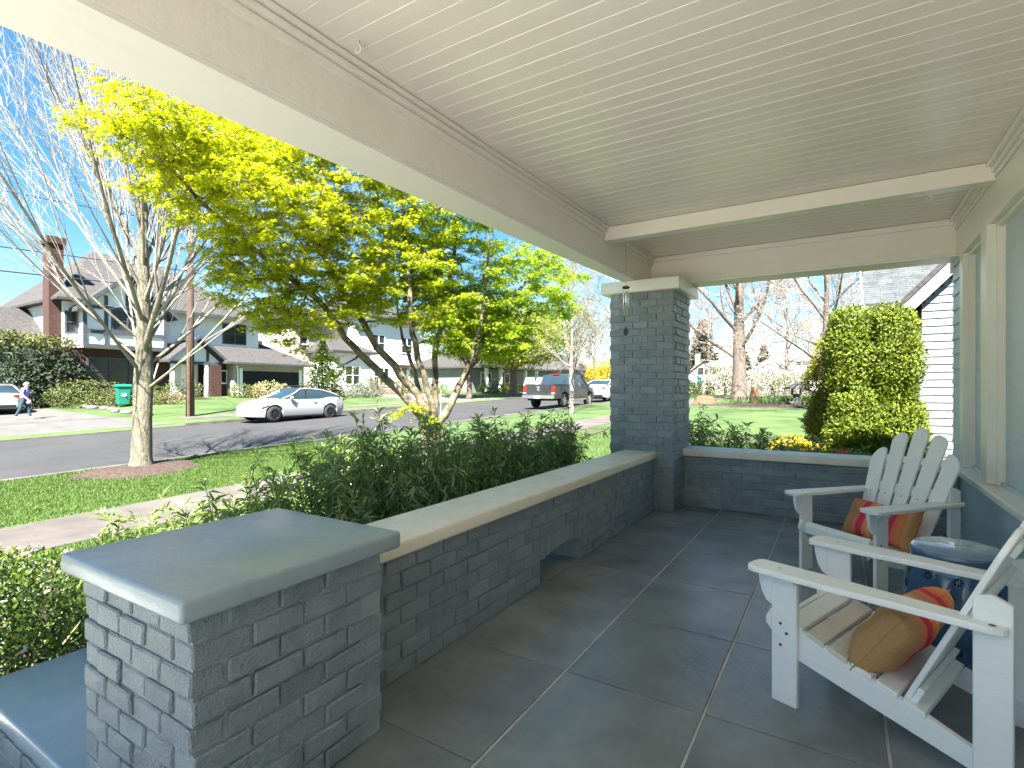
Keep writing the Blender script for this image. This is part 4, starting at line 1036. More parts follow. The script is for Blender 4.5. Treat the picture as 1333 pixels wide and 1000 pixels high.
def conifer(x, y, h, w, n, leaf, m, label, name='conifer', z0=None, group=None):
    z0 = gz(x,y) if z0 is None else z0; e = wempty(name, (x,y,z0), label, 'tree', group)
    MB().tube([(x,y,z0-.2),(x,y,z0+h*.5),(x,y,z0+h*.98)], [.03*h,.018*h,.004*h], 8).build('trunk', M['bark_brown'], e)
    P = []; A = []
    tiers = int(16)
    for t in range(tiers):
        f = t/(tiers-1); zc = z0+h*(.06+.92*f); R0 = w*(1-f)**.85+.03*w; k = int(n/tiers*(1.4-f)); 
        nb = 9
        for b_ in range(nb):
            a = b_*6.283/nb+t*1.3; L = R0*nr.uniform(.75,1.15); m_ = max(3,k//nb); u = nr.random(m_)**.7
            px = x+np.cos(a)*u*L+nr.normal(0,.10*L+.02,m_); py = y+np.sin(a)*u*L+nr.normal(0,.10*L+.02,m_); pz = zc-u*L*.35+nr.normal(0,.03*h/2,m_)
            P.append(np.column_stack([px,py,pz])); A.append(np.column_stack([np.full(m_,np.cos(a)),np.full(m_,np.sin(a)),np.full(m_,-.2)]))
    P = np.concatenate(P); A = np.concatenate(A)+rdir(len(P))*.7; L = leaf*nr.uniform(.6,1.4,len(P))
    leaf_mesh('crown', P, A, rdir(len(P))+np.array([0,0,1]), L, L*.5, 'dia', m, e); return e
def bare_tree(x, y, h, r, label, seed, twig=M['twig_tan'], bark=M['bark_brown'], cnt=11, spread=(30,62), fork=.22, L0=.62, lv3=4, bud=None, nbud=0, group=None, name='bare_tree', budL=.07, sides=3, twmin=.012):
    q = random.Random(seed); z0 = gz(x,y); e = wempty(name, (x,y,z0), label, 'tree', group)
    MB().tube([(x,y,z0-.2),(x,y,z0+.15),(x+.03,y,z0+h*.12),(x,y,z0+h*.3),(x+.05,y,z0+h*.6),(x,y,z0+h*.92)], [r*1.5,r*1.12,r*.95,r*.78,r*.4,.02], 10).build('trunk', bark, e, smooth=True)
    acc = {}; cfg = [dict(n=6,up=.05,wob=.10), dict(cnt=(8,10),t0=.15,ang=(22,52),len=(.40,.62),rk=.45,n=5,up=.04,wob=.12,rmin=twmin*1.5), dict(cnt=(6,8),t0=.12,ang=(22,55),len=(.38,.6),rk=.5,n=4,up=.03,wob=.14,rmin=twmin*.8)]
    if lv3: cfg.append(dict(cnt=(lv3,lv3+1),t0=.12,ang=(22,55),len=(.4,.6),rk=.6,n=3,up=.02,wob=.15,rmin=twmin*.55))
    for i in range(cnt):
        f = fork+(.85-fork)*i/cnt; a = i*2.399+seed; t = R(spread[1]-(spread[1]-spread[0])*i/cnt); d = (math.cos(a)*math.sin(t),math.sin(a)*math.sin(t),math.cos(t))
        grow(acc, (x,y,z0+h*f), d, h*L0*(1-.45*i/cnt)*q.uniform(.85,1.1), r*.34*(1-.5*i/cnt), 0, cfg, q)
    tubes(acc[0], 6, 'limbs', bark, e); tw = acc[1]+acc[2]+acc.get(3,[])
    tag(tubes(tw, sides, 'twigs', twig, e), kind='stuff')
    if bud:
        tips = [p[0][-1] for p in acc[len(cfg)-1]]+[p[0][1] for p in acc[len(cfg)-1]]; T = np.array([tuple(t) for t in tips]); idx = nr.integers(0,len(T),nbud)
        P = T[idx]+nr.normal(0,.10,(nbud,3)); L = budL*nr.uniform(.6,1.4,nbud); leaf_mesh('buds', P, rdir(nbud), rdir(nbud), L, L*.7, 'dia', bud, e)
    return e
# right side, beyond the end wall
bare_tree(-6.0, 40.0, 15.5, .47, 'large leafless tree with thick dark trunk on the far lawn', 3, spread=(12,48), fork=.18, L0=.58, cnt=17, bud=M['pinkbud'], nbud=6000, budL=.07, twmin=.016)
bare_tree(-.5, 27, 9.5, .20, 'leafless pale tree behind the big arborvitae with creamy buds', 8, spread=(20,70), fork=.16, L0=.66, bud=M['white_bloom'], nbud=4200, budL=.055, cnt=16, twmin=.010)
bare_tree(2.6, 34, 12, .26, 'leafless tree rising behind the arborvitae beside the neighbouring roof', 9, spread=(18,60), fork=.2, L0=.6, bud=M['white_bloom'], nbud=2400, budL=.09, twmin=.013)
bare_tree(-12.5, 62, 10, .25, 'far leafless pinkish tree left of the thick-trunked tree', 10, spread=(25,70), fork=.15, L0=.6, bud=M['pinkbud'], nbud=1800, budL=.16, lv3=3, twmin=.02)
bare_tree(-4.5, 60, 10, .25, 'far leafless pinkish tree right of the thick-trunked tree', 12, spread=(25,72), fork=.12, L0=.62, bud=M['pinkbud'], nbud=2600, budL=.15, lv3=3, twmin=.02)
bare_tree(0.5, 50, 9, .22, 'leafless brown tree spreading low in front of the white cottage', 14, spread=(30,80), fork=.12, L0=.66, bud=M['bud_leaf'], nbud=1500, budL=.10, lv3=3, twmin=.015)
crown_tree('blossom_tree', (-9.6,55.5), 4.2, .15, [((-9.6,55.5,2.4),(2.0,2.0,1.6)),((-10.2,55.2,3.0),(1.3,1.3,1.1))], 3600, .16, M['white_bloom'], 'white blossoming tree left of the thick-trunked tree', limbs_n=5)
crown_tree('blossom_tree', (-5.2,53.5), 3.8, .15, [((-5.2,53.5,1.9),(2.7,2.2,1.3)),((-3.9,53.5,2.2),(1.5,1.5,1.0))], 4400, .16, M['white_bloom'], 'wide white blossoming bush in front of the white cottage', limbs_n=5)
conifer(-25, 118, 15, 4.2, 12000, .8, M['dark_leaf'], 'dark conifer at the skyline just right of the tall pillar')
conifer(-33, 122, 17, 4.2, 9000, .75, M['dark_leaf'], 'dark conifer at the skyline hidden partly by the tall pillar')
conifer(-21, 150, 10, 3.0, 2400, .8, M['dark_leaf'], 'small far conifer at the skyline left of the thick-trunked tree')
conifer(-16.5, 150, 11.5, 3.4, 2400, .8, M['dark_leaf'], 'small far conifer at the skyline behind the thick-trunked tree')
crown_tree('yellowgreen_tree', (4,62), 8, .2, [((3.0,62,6.0),(3.0,2.5,2.0))], 2200, .2, M['lime_leaf'], 'far yellow-green tree beside the narrow yellow arborvitae', limbs_n=4)
# near the pickup
bare_tree(-10.4, 21.9, 6.8, .115, 'white-barked birch beside the dark pickup', 18, twig=M['twig_tan'], bark=M['bark_birch'], spread=(18,55), fork=.20, L0=.58, cnt=12, bud=M['bud_leaf'], nbud=5200, budL=.05, twmin=.006)
crown_tree('forsythia', (-17.5,46), 4.2, .10, [((-17.5,46,2.3),(2.4,2.2,1.7)),((-16.4,46,2.9),(1.5,1.5,1.3)),((-18.9,46,2.6),(1.4,1.4,1.3))], 7000, .15, M['yellow_leaf'], 'bright yellow forsythia beyond the pickup', limbs_n=5)
bare_tree(-24.5, 58, 9, .22, 'leafless tan tree on the far side beyond the pickup', 23, spread=(25,75), fork=.12, L0=.66, bud=M['tan_leaf'], nbud=3000, budL=.13, lv3=3, twmin=.018)
bare_tree(-19.5, 66, 10, .24, 'leafless brown tree beyond the yellow forsythia', 25, spread=(25,72), fork=.12, L0=.66, bud=M['pinkbud'], nbud=2400, budL=.14, lv3=3, twmin=.02)
bare_tree(-11.2, 33, 12, .26, 'leafless tree with drooping limbs left of the tall pillar', 27, twig=M['twig_tan'], bark=M['bark_birch'], spread=(15,62), fork=.28, L0=.62, cnt=9, twmin=.012)
crown_tree('budding_tree', (-23.8,50), 11.5, .22, [((-23.8,50,7.4),(3.4,3.2,2.8)),((-22.6,50,9.0),(2.4,2.2,2.0))], 3400, .17, M['olive_leaf'], 'budding yellow-green tree behind the birch', limbs_n=9)
# across the street behind the maple
crown_tree('street_maple', (-25.0,40.5), 9.5, .36, [((-25.0,40.5,6.4),(4.4,5.2,3.2)),((-24.2,38.0,5.2),(3.0,3.2,2.3)),((-24.5,43.5,5.6),(3.0,3.0,2.4))], 20000, .20, M['lime_leaf'], 'lime-green street tree with dark trunk across the road behind the maple', limbs_n=8, m2=M['maple_leaf_deep'], n2=6000)
crown_tree('street_maple', (-24.4,33.0), 8.5, .24, [((-24.4,33.0,6.0),(3.0,3.4,2.6)),((-24.2,31.0,6.8),(2.2,2.4,1.9)),((-24.4,34.5,4.6),(2.2,2.2,1.5))], 12000, .18, M['lime_leaf'], 'lime-green street tree seen through the maple stems across the road', limbs_n=7)
conifer(-30.5, 24.2, 4.1, 1.5, 5200, .20, M['mid_leaf'], 'cone-shaped evergreen right of the garage across the street')
def far_bush(x, y, rx, rz, m, label, n=1400, leaf=.11, m2=None, n2=0, group='bushes across the street'):
    z0 = gz(x,y); return bush('garden_bush', [((x,y,z0+rz*.8),(rx,rx,rz)),((x+rx*.5,y+rx*.5,z0+rz*.6),(rx*.7,rx*.7,rz*.75)),((x-rx*.5,y-rx*.4,z0+rz*.55),(rx*.6,rx*.6,rz*.7))], n, leaf, m, label, 'bush', group, m2=m2, n2=n2, shell=.7)
far_bush(-35.3, 12.6, 1.9, .75, M['olive_leaf'], 'round olive bush right of the silver car', 3600, .11)
far_bush(-33.6, 14.2, 1.3, .5, M['olive_leaf'], 'low spreading bush left of the turquoise bin', 1800, .10)
far_bush(-32.6, 15.2, .8, .42, M['tan_leaf'], 'straw-coloured low bush right of the street tree trunk', 900, .09)
far_bush(-35.2, 17.4, 1.0, .75, M['olive_leaf'], 'bush behind the utility pole guy stake', 1500)
far_bush(-35.4, 16.0, .6, .45, M['mid_leaf'], 'small green bush by the brick chimney base', 700)
far_bush(-34.6, 20.9, .75, .55, M['olive_leaf'], 'round clipped bush beside the entry porch', 1200)
far_bush(-34.2, 22.6, 1.25, .6, M['bud_leaf'], 'pale budding bush in front of the garage door', 1800)
far_bush(-33.4, 21.6, .7, .3, M['tan_leaf'], 'low brown plant below the pale budding bush', 700)
far_bush(-30.8, 27.2, 1.2, .55, M['grey_leaf'], 'grey-green mound behind the rear of the white car', 1600)
far_bush(-31.3, 29.0, 1.0, .75, M['grey_leaf'], 'taller grey-green mound right of the cone evergreen', 1600)
far_bush(-32.3, 31.5, 1.4, .9, M['tan_leaf'], 'reddish-brown bush before the cream house', 1800)
far_bush(-32.0, 34.5, 1.2, .8, M['olive_leaf'], 'olive bush before the cream house near its driveway', 1600)
far_bush(-31.0, 37.0, .9, .6, M['mid_leaf'], 'small green bush under the lime street tree', 900)
far_bush(-29.5, 47.5, 1.2, .6, M['lime_leaf'], 'clipped lime hedge bush behind the pickup bed', 1200, .14)
far_bush(-29.5, 43.5, 1.2, .7, M['mid_leaf'], 'dark green bush by the grey bungalow', 1200, .14)
far_bush(-19.6, 68, 3.0, 1.4, M['tan_leaf'], 'tan thicket at the end of the street', 2400, .25)
far_bush(-13.0, 58, 2.0, .9, M['mid_leaf'], 'green hedge bush at the far end of the lawn', 1400, .2)
far_bush(-27, 74, 4.0, 1.8, M['tan_leaf'], 'brown thicket behind the grey bungalow', 2400, .28)
# dark spreading conifers at the left edge
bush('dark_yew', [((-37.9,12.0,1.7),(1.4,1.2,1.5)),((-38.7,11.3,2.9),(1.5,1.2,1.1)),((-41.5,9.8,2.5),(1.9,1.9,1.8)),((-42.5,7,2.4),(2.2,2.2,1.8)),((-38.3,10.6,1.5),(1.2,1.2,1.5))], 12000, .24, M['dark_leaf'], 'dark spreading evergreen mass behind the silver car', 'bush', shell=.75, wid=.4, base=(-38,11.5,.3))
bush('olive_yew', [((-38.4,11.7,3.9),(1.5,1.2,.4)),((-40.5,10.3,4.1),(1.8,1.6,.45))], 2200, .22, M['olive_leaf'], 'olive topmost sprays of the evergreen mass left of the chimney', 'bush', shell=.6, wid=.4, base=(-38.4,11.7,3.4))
tag(leaf_mesh('daffodil_patch', np.column_stack([nr.normal(-2.2,1.6,900),nr.normal(31.5,.6,900),nr.uniform(.40,.75,900)]), rdir(900)*.4+np.array([0,0,1]), rdir(900), .22, .04, 'dia', M['mid_leaf']), 'patch of green spring foliage in the mulch bed on the lawn', 'plants', kind='stuff')
# sapling with a few leaves in the near planting strip
sq = wempty('sapling', (-10.3,12.5,gz(-10.3,12.5)), 'thin pale sapling stake in the planting strip behind the maple', 'sapling')
z_ = gz(-10.3,12.5); MB().tube([(-10.3,12.5,z_-.05),(-10.3,12.5,z_+1.35)], .018, 6).build('stem', M['twig_pale'], sq)
leaf_mesh('leaves', np.column_stack([nr.normal(-10.3,.16,70),nr.normal(12.5,.16,70),nr.normal(z_+1.35,.12,70)]), rdir(70), rdir(70), .06, .04, 'dia', M['shrub_leaf_young'], sq)
# ================================================================== BUILDINGS ACROSS THE STREET
def ext(name, pts, m, parent, th=None):
    pass
def gable_y(b, x0, x1, y0, y1, z, zr):      # ridge along x, gable faces +-x, between y0..y1
    ym = (y0+y1)/2
    b.add([(x0,y0,z),(x0,y1,z),(x0,ym,zr),(x1,y0,z),(x1,y1,z),(x1,ym,zr)], [(0,1,2),(5,4,3),(0,3,4,1),(1,4,5,2),(2,5,3,0)])
def roof_y(x0, x1, y0, y1, z, zr, th, name, m, parent):   # two sloping slabs, ridge along x
    ym = (y0+y1)/2
    for a in (y0,y1):
        b = MB(); vs = [(x0,a,z),(x1,a,z),(x1,ym,zr),(x0,ym,zr)]; b.add(vs+[(x,y,zz+th) for x,y,zz in vs], [(0,1,2,3),(7,6,5,4),(0,4,5,1),(1,5,6,2),(2,6,7,3),(3,7,4,0)]); b.build(name, m, parent)
def hip(b, x0, x1, y0, y1, z, zr, rx0, rx1, ry0, ry1, th=.18):
    lo = [(x0,y0,z),(x1,y0,z),(x1,y1,z),(x0,y1,z)]
    e = [(p[0],p[1],z+th) for p in lo]; t = [(rx0,ry0,zr),(rx1,ry0,zr),(rx1,ry1,zr),(rx0,ry1,zr)]
    b.add(lo+e+t, [(3,2,1,0),(0,1,5,4),(1,2,6,5),(2,3,7,6),(3,0,4,7),(4,5,9,8),(5,6,10,9),(6,7,11,10),(7,4,8,11),(8,9,10,11)])
def win(parent, x, y0, y1, z0, z1, nx=1, nz=0, fm=M['timber'], name='window', face=1, fw=.09, gm=M['glass']):
    """window on a wall facing +x (face=1)"""
    w = box(name, (x-.05,y0,z0),(x+.012*face if face > 0 else x+.05,y1,z1), gm, parent)
    b = MB(); f0, f1 = (x-.02,x+.06)
    b.box((f0,y0-fw,z0-fw),(f1,y0,z1+fw)); b.box((f0,y1,z0-fw),(f1,y1+fw,z1+fw)); b.box((f0,y0+.001,z1),(f1-.002,y1-.001,z1+fw)); b.box((f0,y0+.001,z0-fw),(f1-.002,y1-.001,z0))
    for k in range(1,nx): ym = y0+(y1-y0)*k/nx; b.box((f0,ym-.05,z0+.001),(f1-.004,ym+.05,z1-.001))
    for k in range(1,nz+1): zm = z0+(z1-z0)*k/(nz+1); b.box((f0,y0+.001,zm-.025),(f1-.006,y1-.001,zm+.025))
    b.build('frame', fm, w); return w
T = wempty('tudor_house', (-40,18,.6), 'white half-timbered house with grey shingled roofs and attached garage across the street', 'house')
box('ground_floor_wall', (-47,12.25,.2),(-38.0,24.15,3.7), M['redbrick'], T)
box('upper_wall', (-47.1,12.2,3.7),(-37.95,24.2,6.5), M['stucco'], T)
b = MB(); hip(b, -48, -37.3, 11.7, 24.9, 6.35, 10.5, -43.2, -42.8, 15.3, 18.6, .14); b.build('main_roof', M['roofgrey'], T)
box('eave_board', (-37.32,17.2,6.28),(-37.25,24.95,6.42), M['timber'], T)
# jettied front gable
box('gable_wall', (-37.9,12.9,3.7),(-37.2,17.3,6.05), M['stucco'], T)
b = MB(); gable_y(b, -40.5, -37.21, 12.9, 17.3, 6.05, 8.0); b.build('gable_peak', M['stucco'], T)
roof_y(-42, -36.75, 12.45, 17.75, 5.72, 8.05, .2, 'gable_roof', M['roofgrey'], T)
for a, c in (((12.4,5.72),(15.1,8.12)),((17.8,5.72),(15.1,8.12))):
    MB().add([(-36.74,a[0],a[1]),(-36.74,c[0],c[1]),(-36.74,c[0],c[1]+.28),(-36.74,a[0],a[1]+.28),(-36.62,a[0],a[1]),(-36.62,c[0],c[1]),(-36.62,c[0],c[1]+.28),(-36.62,a[0],a[1]+.28)],
      [(0,1,2,3),(7,6,5,4),(0,4,5,1),(1,5,6,2),(2,6,7,3),(3,7,4,0)]).build('bargeboard', M['timber'], T)
for y in (12.95,14.0,16.2,17.25): box('timber_post', (-37.2,y-.09,3.75),(-37.13,y+.09,6.1), M['timber'], T)
for z in (3.72,4.55,6.0): box('timber_beam', (-37.2,12.9,z),(-37.12,17.3,z+.2), M['timber'], T)
for y, zt in ((14.0,6.85),(15.1,7.75),(16.2,6.85)): box('timber_post', (-37.2,y-.08,6.2),(-37.135,y+.08,zt), M['timber'], T)
win(T, -37.19, 14.35, 15.85, 4.85, 5.95, 2, 1)
win(T, -37.94, 12.35, 12.75, 4.6, 5.7, 1, 1)
win(T, -37.94, 21.5, 23.1, 4.62, 5.95, 2, 1)
win(T, -37.99, 13.4, 16.6, 1.6, 3.1, 3, 1)
box('timber_beam', (-37.96,17.3,4.05),(-37.9,24.2,4.3), M['timber'], T)
box('chimney', (-39.1,11.62,.3),(-38.2,12.30,9.6), M['redbrick'], T); box('chimney', (-39.2,11.52,9.6),(-38.1,12.40,10.0), M['redbrick'], T)
box('side_wing_wall', (-47,8.8,.2),(-41,12.2,4.2), M['stucco'], T)
b = MB(); hip(b, -47.5, -40.5, 8.3, 12.3, 4.15, 6.3, -44.5, -43.5, 10, 12.2); b.build('side_wing_roof', M['roofdark'], T)
# entry porch
box('entry_wall', (-38.0,18.1,.5),(-37.75,19.6,3.2), M['stucco'], T); box('door', (-37.76,18.5,.75),(-37.7,19.4,2.85), M['white'], T)
roof_y(-38.6, -36.2, 17.0, 20.8, 3.0, 4.55, .16, 'entry_roof', M['roofgrey'], T)
b = MB(); gable_y(b, -37.9, -36.6, 17.25, 20.55, 3.05, 4.45); b.build('entry_gable', M['stucco'], T)
for a, c in (((16.95,2.95),(18.9,4.62)),((20.85,2.95),(18.9,4.62))):
    MB().add([(-36.19,a[0],a[1]),(-36.19,c[0],c[1]),(-36.19,c[0],c[1]+.22),(-36.19,a[0],a[1]+.22),(-36.08,a[0],a[1]),(-36.08,c[0],c[1]),(-36.08,c[0],c[1]+.22),(-36.08,a[0],a[1]+.22)],
      [(0,1,2,3),(7,6,5,4),(0,4,5,1),(1,5,6,2),(2,6,7,3),(3,7,4,0)]).build('bargeboard', M['timber'], T)
box('entry_beam', (-36.62,17.2,2.9),(-36.5,20.6,3.08), M['timber'], T)
box('timber_post', (-36.6,19.55,3.1),(-36.52,19.7,3.9), M['timber'], T)
for y in (17.4,19.55): box('entry_post', (-36.7,y-.09,.6),(-36.52,y+.09,2.9), M['white'], T)
box('entry_pier', (-36.75,19.75,.4),(-36.45,20.5,2.9), M['redbrick'], T)
box('entry_step', (-37.7,17.6,.4),(-36.3,19.6,.72), M['redbrick'], T)
box('recess_brick', (-37.6,20.5,.4),(-37.3,21.3,3.1), M['redbrick'], T); win(T, -37.29, 20.95, 21.3, 1.7, 2.5, 1, 0, M['white'])
# garage
box('garage_wall', (-43,21.35,.3),(-36.4,27.1,3.05), M['stucco_beige'], T)
box('garage_door', (-36.42,22.0,.62),(-36.36,26.6,2.55), M['slatdoor'], T)
for k in range(1,4): box('door_groove', (-36.365,22.0,.62+k*.48),(-36.345,26.6,.64+k*.48), M['blacktrim'], T)
box('garage_casing', (-36.4,21.75,.5),(-36.33,21.97,2.75), M['white'], T); box('garage_casing', (-36.4,26.63,.5),(-36.33,26.85,2.75), M['white'], T)
b = MB(); hip(b, -43.6, -35.85, 20.5, 27.7, 3.02, 4.75, -40.4, -38.6, 20.8, 24.9, .12); b.build('garage_roof', M['roofgrey'], T)
box('gutter', (-35.86,20.45,3.0),(-35.74,27.75,3.14), M['timber'], T)
MB().tube([(-36.35,21.55,2.95),(-36.33,21.6,2.6),(-36.33,21.62,.7)], .05, 6).build('downspout', M['white'], T)
box('garage_chimney', (-42.3,26.2,3.0),(-41.6,26.9,5.3), M['redbrick'], T)
# brick house at the left edge
B2 = wempty('brick_house', (-52,8,.2), 'red brick house end with steep roof at the left edge behind the evergreens', 'house')
box('wall', (-58,3,.0),(-49,12.3,5.4), M['redbrick'], B2); b = MB(); gable_y(b, -57, -49.01, 3, 12.3, 5.4, 9.5); b.build('gable', M['redbrick'], B2)
roof_y(-58.4, -48.7, 2.4, 12.9, 5.0, 9.7, .2, 'roof', M['roofdark'], B2)
# cream house
Cc = wempty('cream_house', (-44,38,.7), 'large cream stucco house with brown hip roofs behind the maple', 'house')
box('wall', (-52,30.2,.2),(-42.0,38,7.7), M['stucco_beige'], Cc); b = MB(); hip(b, -52.7, -41.3, 29.5, 38.5, 7.65, 9.4, -48, -46, 33, 36); b.build('roof', M['roofdark'], Cc)
box('front_wing_wall', (-50,36,.2),(-40.8,46.5,8.6), M['stucco'], Cc); b = MB(); hip(b, -50.6, -40.1, 35.4, 47.1, 8.55, 11.6, -46, -45, 39.5, 43); b.build('front_wing_roof', M['roofdark'], Cc)
box('low_wing_wall', (-42,32.0,.2),(-38.6,36.2,4.6), M['stucco'], Cc); b = MB(); hip(b, -42.2, -38.1, 31.4, 36.8, 4.55, 6.1, -42.0, -41.6, 33.2, 35); b.build('low_wing_roof', M['roofdark'], Cc)
win(Cc, -40.79, 38.6, 40.2, 5.2, 6.8, 2, 1, M['white']); win(Cc, -40.79, 42.8, 44.4, 5.2, 6.8, 2, 1, M['white']); win(Cc, -40.79, 38.8, 40.8, 1.6, 3.4, 3, 1, M['white'])
win(Cc, -38.59, 33.2, 34.8, 1.7, 3.3, 2, 1, M['white']); win(Cc, -41.99, 30.8, 31.6, 5.4, 6.8, 1, 1, M['white'])
for y in (41.8,43.2,44.6): box('entry_column', (-40.3,y-.16,.4),(-39.98,y+.16,3.4), M['white'], Cc)
box('entry_roof', (-40.9,41.4,3.4),(-39.7,45.0,3.8), M['redbrick'], Cc)
# grey bungalow
G = wempty('grey_bungalow', (-31,48,.7), 'low grey bungalow with white porch posts left of the pickup', 'house')
M['bung'] = mat('grey_bungalow_siding', rgb(.17,.18,.19), rgb(.22,.23,.24), 3, .7)
box('wall', (-40,43.5,.2),(-32,55,3.4), M['bung'], G); b = MB(); hip(b, -40.8, -30.0, 42.8, 55.8, 3.35, 5.6, -36.5, -35, 47, 52); b.build('roof', M['roofdark'], G)
for y in (44.2,46.8,49.4,52.0,54.6): box('porch_post', (-30.6,y-.14,.4),(-30.3,y+.14,3.35), M['white'], G)
box('porch_floor', (-32,43.6,.3),(-30.2,55,.75), M['bung'], G); win(G, -31.99, 45.4, 47.2, 1.5, 2.9, 2, 0, M['white']); win(G, -31.99, 50, 52, 1.5, 2.9, 2, 0, M['white'])
# white house far down the street (between the pickup and pillar)
D = wempty('distant_house', (-33,66,.7), 'distant grey house at the end of the street behind the pickup', 'house')
box('wall', (-38,60,.2),(-30,70,3.6), M['bung'], D); b = MB(); hip(b, -38.6, -29.4, 59.4, 70.6, 3.55, 6, -35, -33, 63, 67); b.build('roof', M['roofgrey'], D)
# far right cottages, facing the camera (walls face -Y)
def win_y(parent, y, x0, x1, z0, z1, nx=1, fm=M['white']):
    w = box('window', (x0,y-.012,z0),(x1,y+.05,z1), M['glass'], parent); b = MB(); f = .1
    b.box((x0-f,y-.06,z0-f),(x0,y+.02,z1+f)); b.box((x1,y-.06,z0-f),(x1+f,y+.02,z1+f)); b.box((x0+.001,y-.058,z1),(x1-.001,y+.02,z1+f)); b.box((x0+.001,y-.058,z0-f),(x1-.001,y+.02,z0))
    for k in range(1,nx): xm = x0+(x1-x0)*k/nx; b.box((xm-.04,y-.056,z0+.001),(xm+.04,y+.02,z1-.001))
    b.build('frame', fm, w)
W1 = wempty('white_cottage', (-2.5,68,.5), 'white cottage with grey roof and arched dormer at the far end of the lawn', 'house')
M['palegrey'] = mat('pale_grey_roof', rgb(.22,.22,.235), rgb(.30,.30,.315), 2, .9)
box('wall', (-8.5,66,.2),(3.5,74,3.0), M['stucco'], W1); b = MB(); hip(b, -9.1, 4.1, 65.4, 74.6, 2.95, 5.6, -5.5, .5, 69.5, 70.5); b.build('roof', M['palegrey'], W1)
box('dormer_wall', (-4.6,66.6,3.2),(-2.4,69,4.4), M['stucco'], W1); win_y(W1, 66.6, -4.2, -2.8, 3.4, 4.2, 2)
MB().prism([(-4.9,4.35),(-4.6,4.6),(-4.1,4.85),(-3.5,4.95),(-2.9,4.85),(-2.4,4.6),(-2.1,4.35)], 'y', 66.4, 70).build('dormer_roof', M['palegrey'], W1)
win_y(W1, 66, -4.8, -2.8, 1.0, 2.5, 2); win_y(W1, 66, -.8, .6, 1.1, 2.4, 2); win_y(W1, 66, 1.6, 2.8, 1.1, 2.4, 2)
for x in (-1.4,.9): box('porch_post', (x-.1,65.0,.4),(x+.1,65.2,2.7), M['white'], W1)
W2 = wempty('pale_cottage', (-16.5,80,.5), 'small pale gabled cottage far right of the tall pillar', 'house')
M['palegreen'] = mat('pale_green_siding', rgb(.50,.50,.43), rgb(.56,.56,.50), 2, .8)
box('wall', (-19.5,80,.2),(-13.8,88,3.0), M['palegreen'], W2)
MB().add([(-19.5,80,3),(-13.8,80,3),(-16.6,80,5.2),(-19.5,88,3),(-13.8,88,3),(-16.6,88,5.2)], [(0,1,2),(5,4,3),(0,3,4,1),(1,4,5,2),(2,5,3,0)]).build('gable', M['palegreen'], W2)
for s in (-19.9,-13.4): 
    vs = [(s,79.6,2.8),(s,88.4,2.8),(-16.6,88.4,5.35),(-16.6,79.6,5.35)]; MB().add(vs+[(x,y,z+.15) for x,y,z in vs], [(0,1,2,3),(7,6,5,4),(0,4,5,1),(1,5,6,2),(2,6,7,3),(3,7,4,0)]).build('roof_slope', M['palegrey'], W2)
win_y(W2, 80, -17.6, -15.8, 3.2, 4.3, 2); win_y(W2, 80, -18.6, -17, 1.0, 2.2, 2)
box('chimney', (-18.4,82,4),(-17.8,82.6,6.4), M['stucco'], W2); box('chimney', (-15.0,82,4),(-14.4,82.6,6.4), M['stucco'], W2)
box('door', (-11.6,79.9,.3),(-10.6,80.0,2.4), M['rustwood'], W2)
tag(box('garden_wall', (-9,60,.2),(4,60.4,1.05), M['stone']), 'low pale stone garden wall in front of the white cottage', 'wall')
tag(box('garden_wall', (-17.5,66,.2),(-11,66.4,1.3), M['stucco_beige']), 'low tan garden wall in front of the small pale cottage', 'wall')
def sign(x, y, label):
    z = gz(x,y); e = wempty('street_sign', (x,y,z), label, 'sign'); MB().tube([(x,y,z-.1),(x,y,z+1.9)], .035, 6).build('post', M['stoneL'], e)
    box('sign_plate', (x-.35,y-.02,z+1.3),(x+.35,y+.02,z+1.9), M['teal'], e)
sign(-13.3, 62, 'teal sign on a post near the small pale cottage'); sign(1.1, 58, 'teal sign on a post by the white cottage')
# ================================================================== NEIGHBOUR HOUSE (right)
Nb = wempty('neighbour_house', (3,14,-.1), 'neighbouring house with white shingle walls and pale grey roof', 'house')
NY = 12.0; NX = 1.28
box('wall_core', (NX+.02,NY+.02,-.5),(8,20,2.82), M['nshingle'], Nb)
apx, apz = 4.2, 2.62+(4.2-.93)*1.08
MB().add([(NX+.02,NY+.02,2.8),(2*apx-NX,NY+.02,2.8),(apx,NY+.02,apz-.25),(NX+.02,20,2.8),(2*apx-NX,20,2.8),(apx,20,apz-.25)], [(0,1,2),(5,4,3),(0,3,4,1),(1,4,5,2),(2,5,3,0)]).build('gable_core', M['nshingle'], Nb)
z = -.3; k = 0
while z < 4.6:
    xlo = max(NX-.012, .93+(z+.08-2.62)/1.08+.10) if z > 2.6 else NX-.012
    x = xlo; q = random.Random(k)
    while x < 2.7:
        w = q.uniform(.12,.24)
        MB().add([(x+.002,NY-.004,z),(x+w-.002,NY-.004,z),(x+w-.002,NY+.012,z+.142),(x+.002,NY+.012,z+.142),(x+.002,NY+.03,z),(x+w-.002,NY+.03,z),(x+w-.002,NY+.03,z+.142),(x+.002,NY+.03,z+.142)],
          [(0,1,2,3),(7,6,5,4),(0,4,5,1),(1,5,6,2),(2,6,7,3),(3,7,4,0)]).build('shingle', M['nshingle'], Nb)
        x += w
    z += .137; k += 1
def slab4(name, pts, off, m, parent):
    o = Vector(off); vs = [Vector(p) for p in pts]; MB().add(vs+[v+o for v in vs], [(0,1,2,3),(7,6,5,4),(0,4,5,1),(1,5,6,2),(2,6,7,3),(3,7,4,0)]).build(name, m, parent)
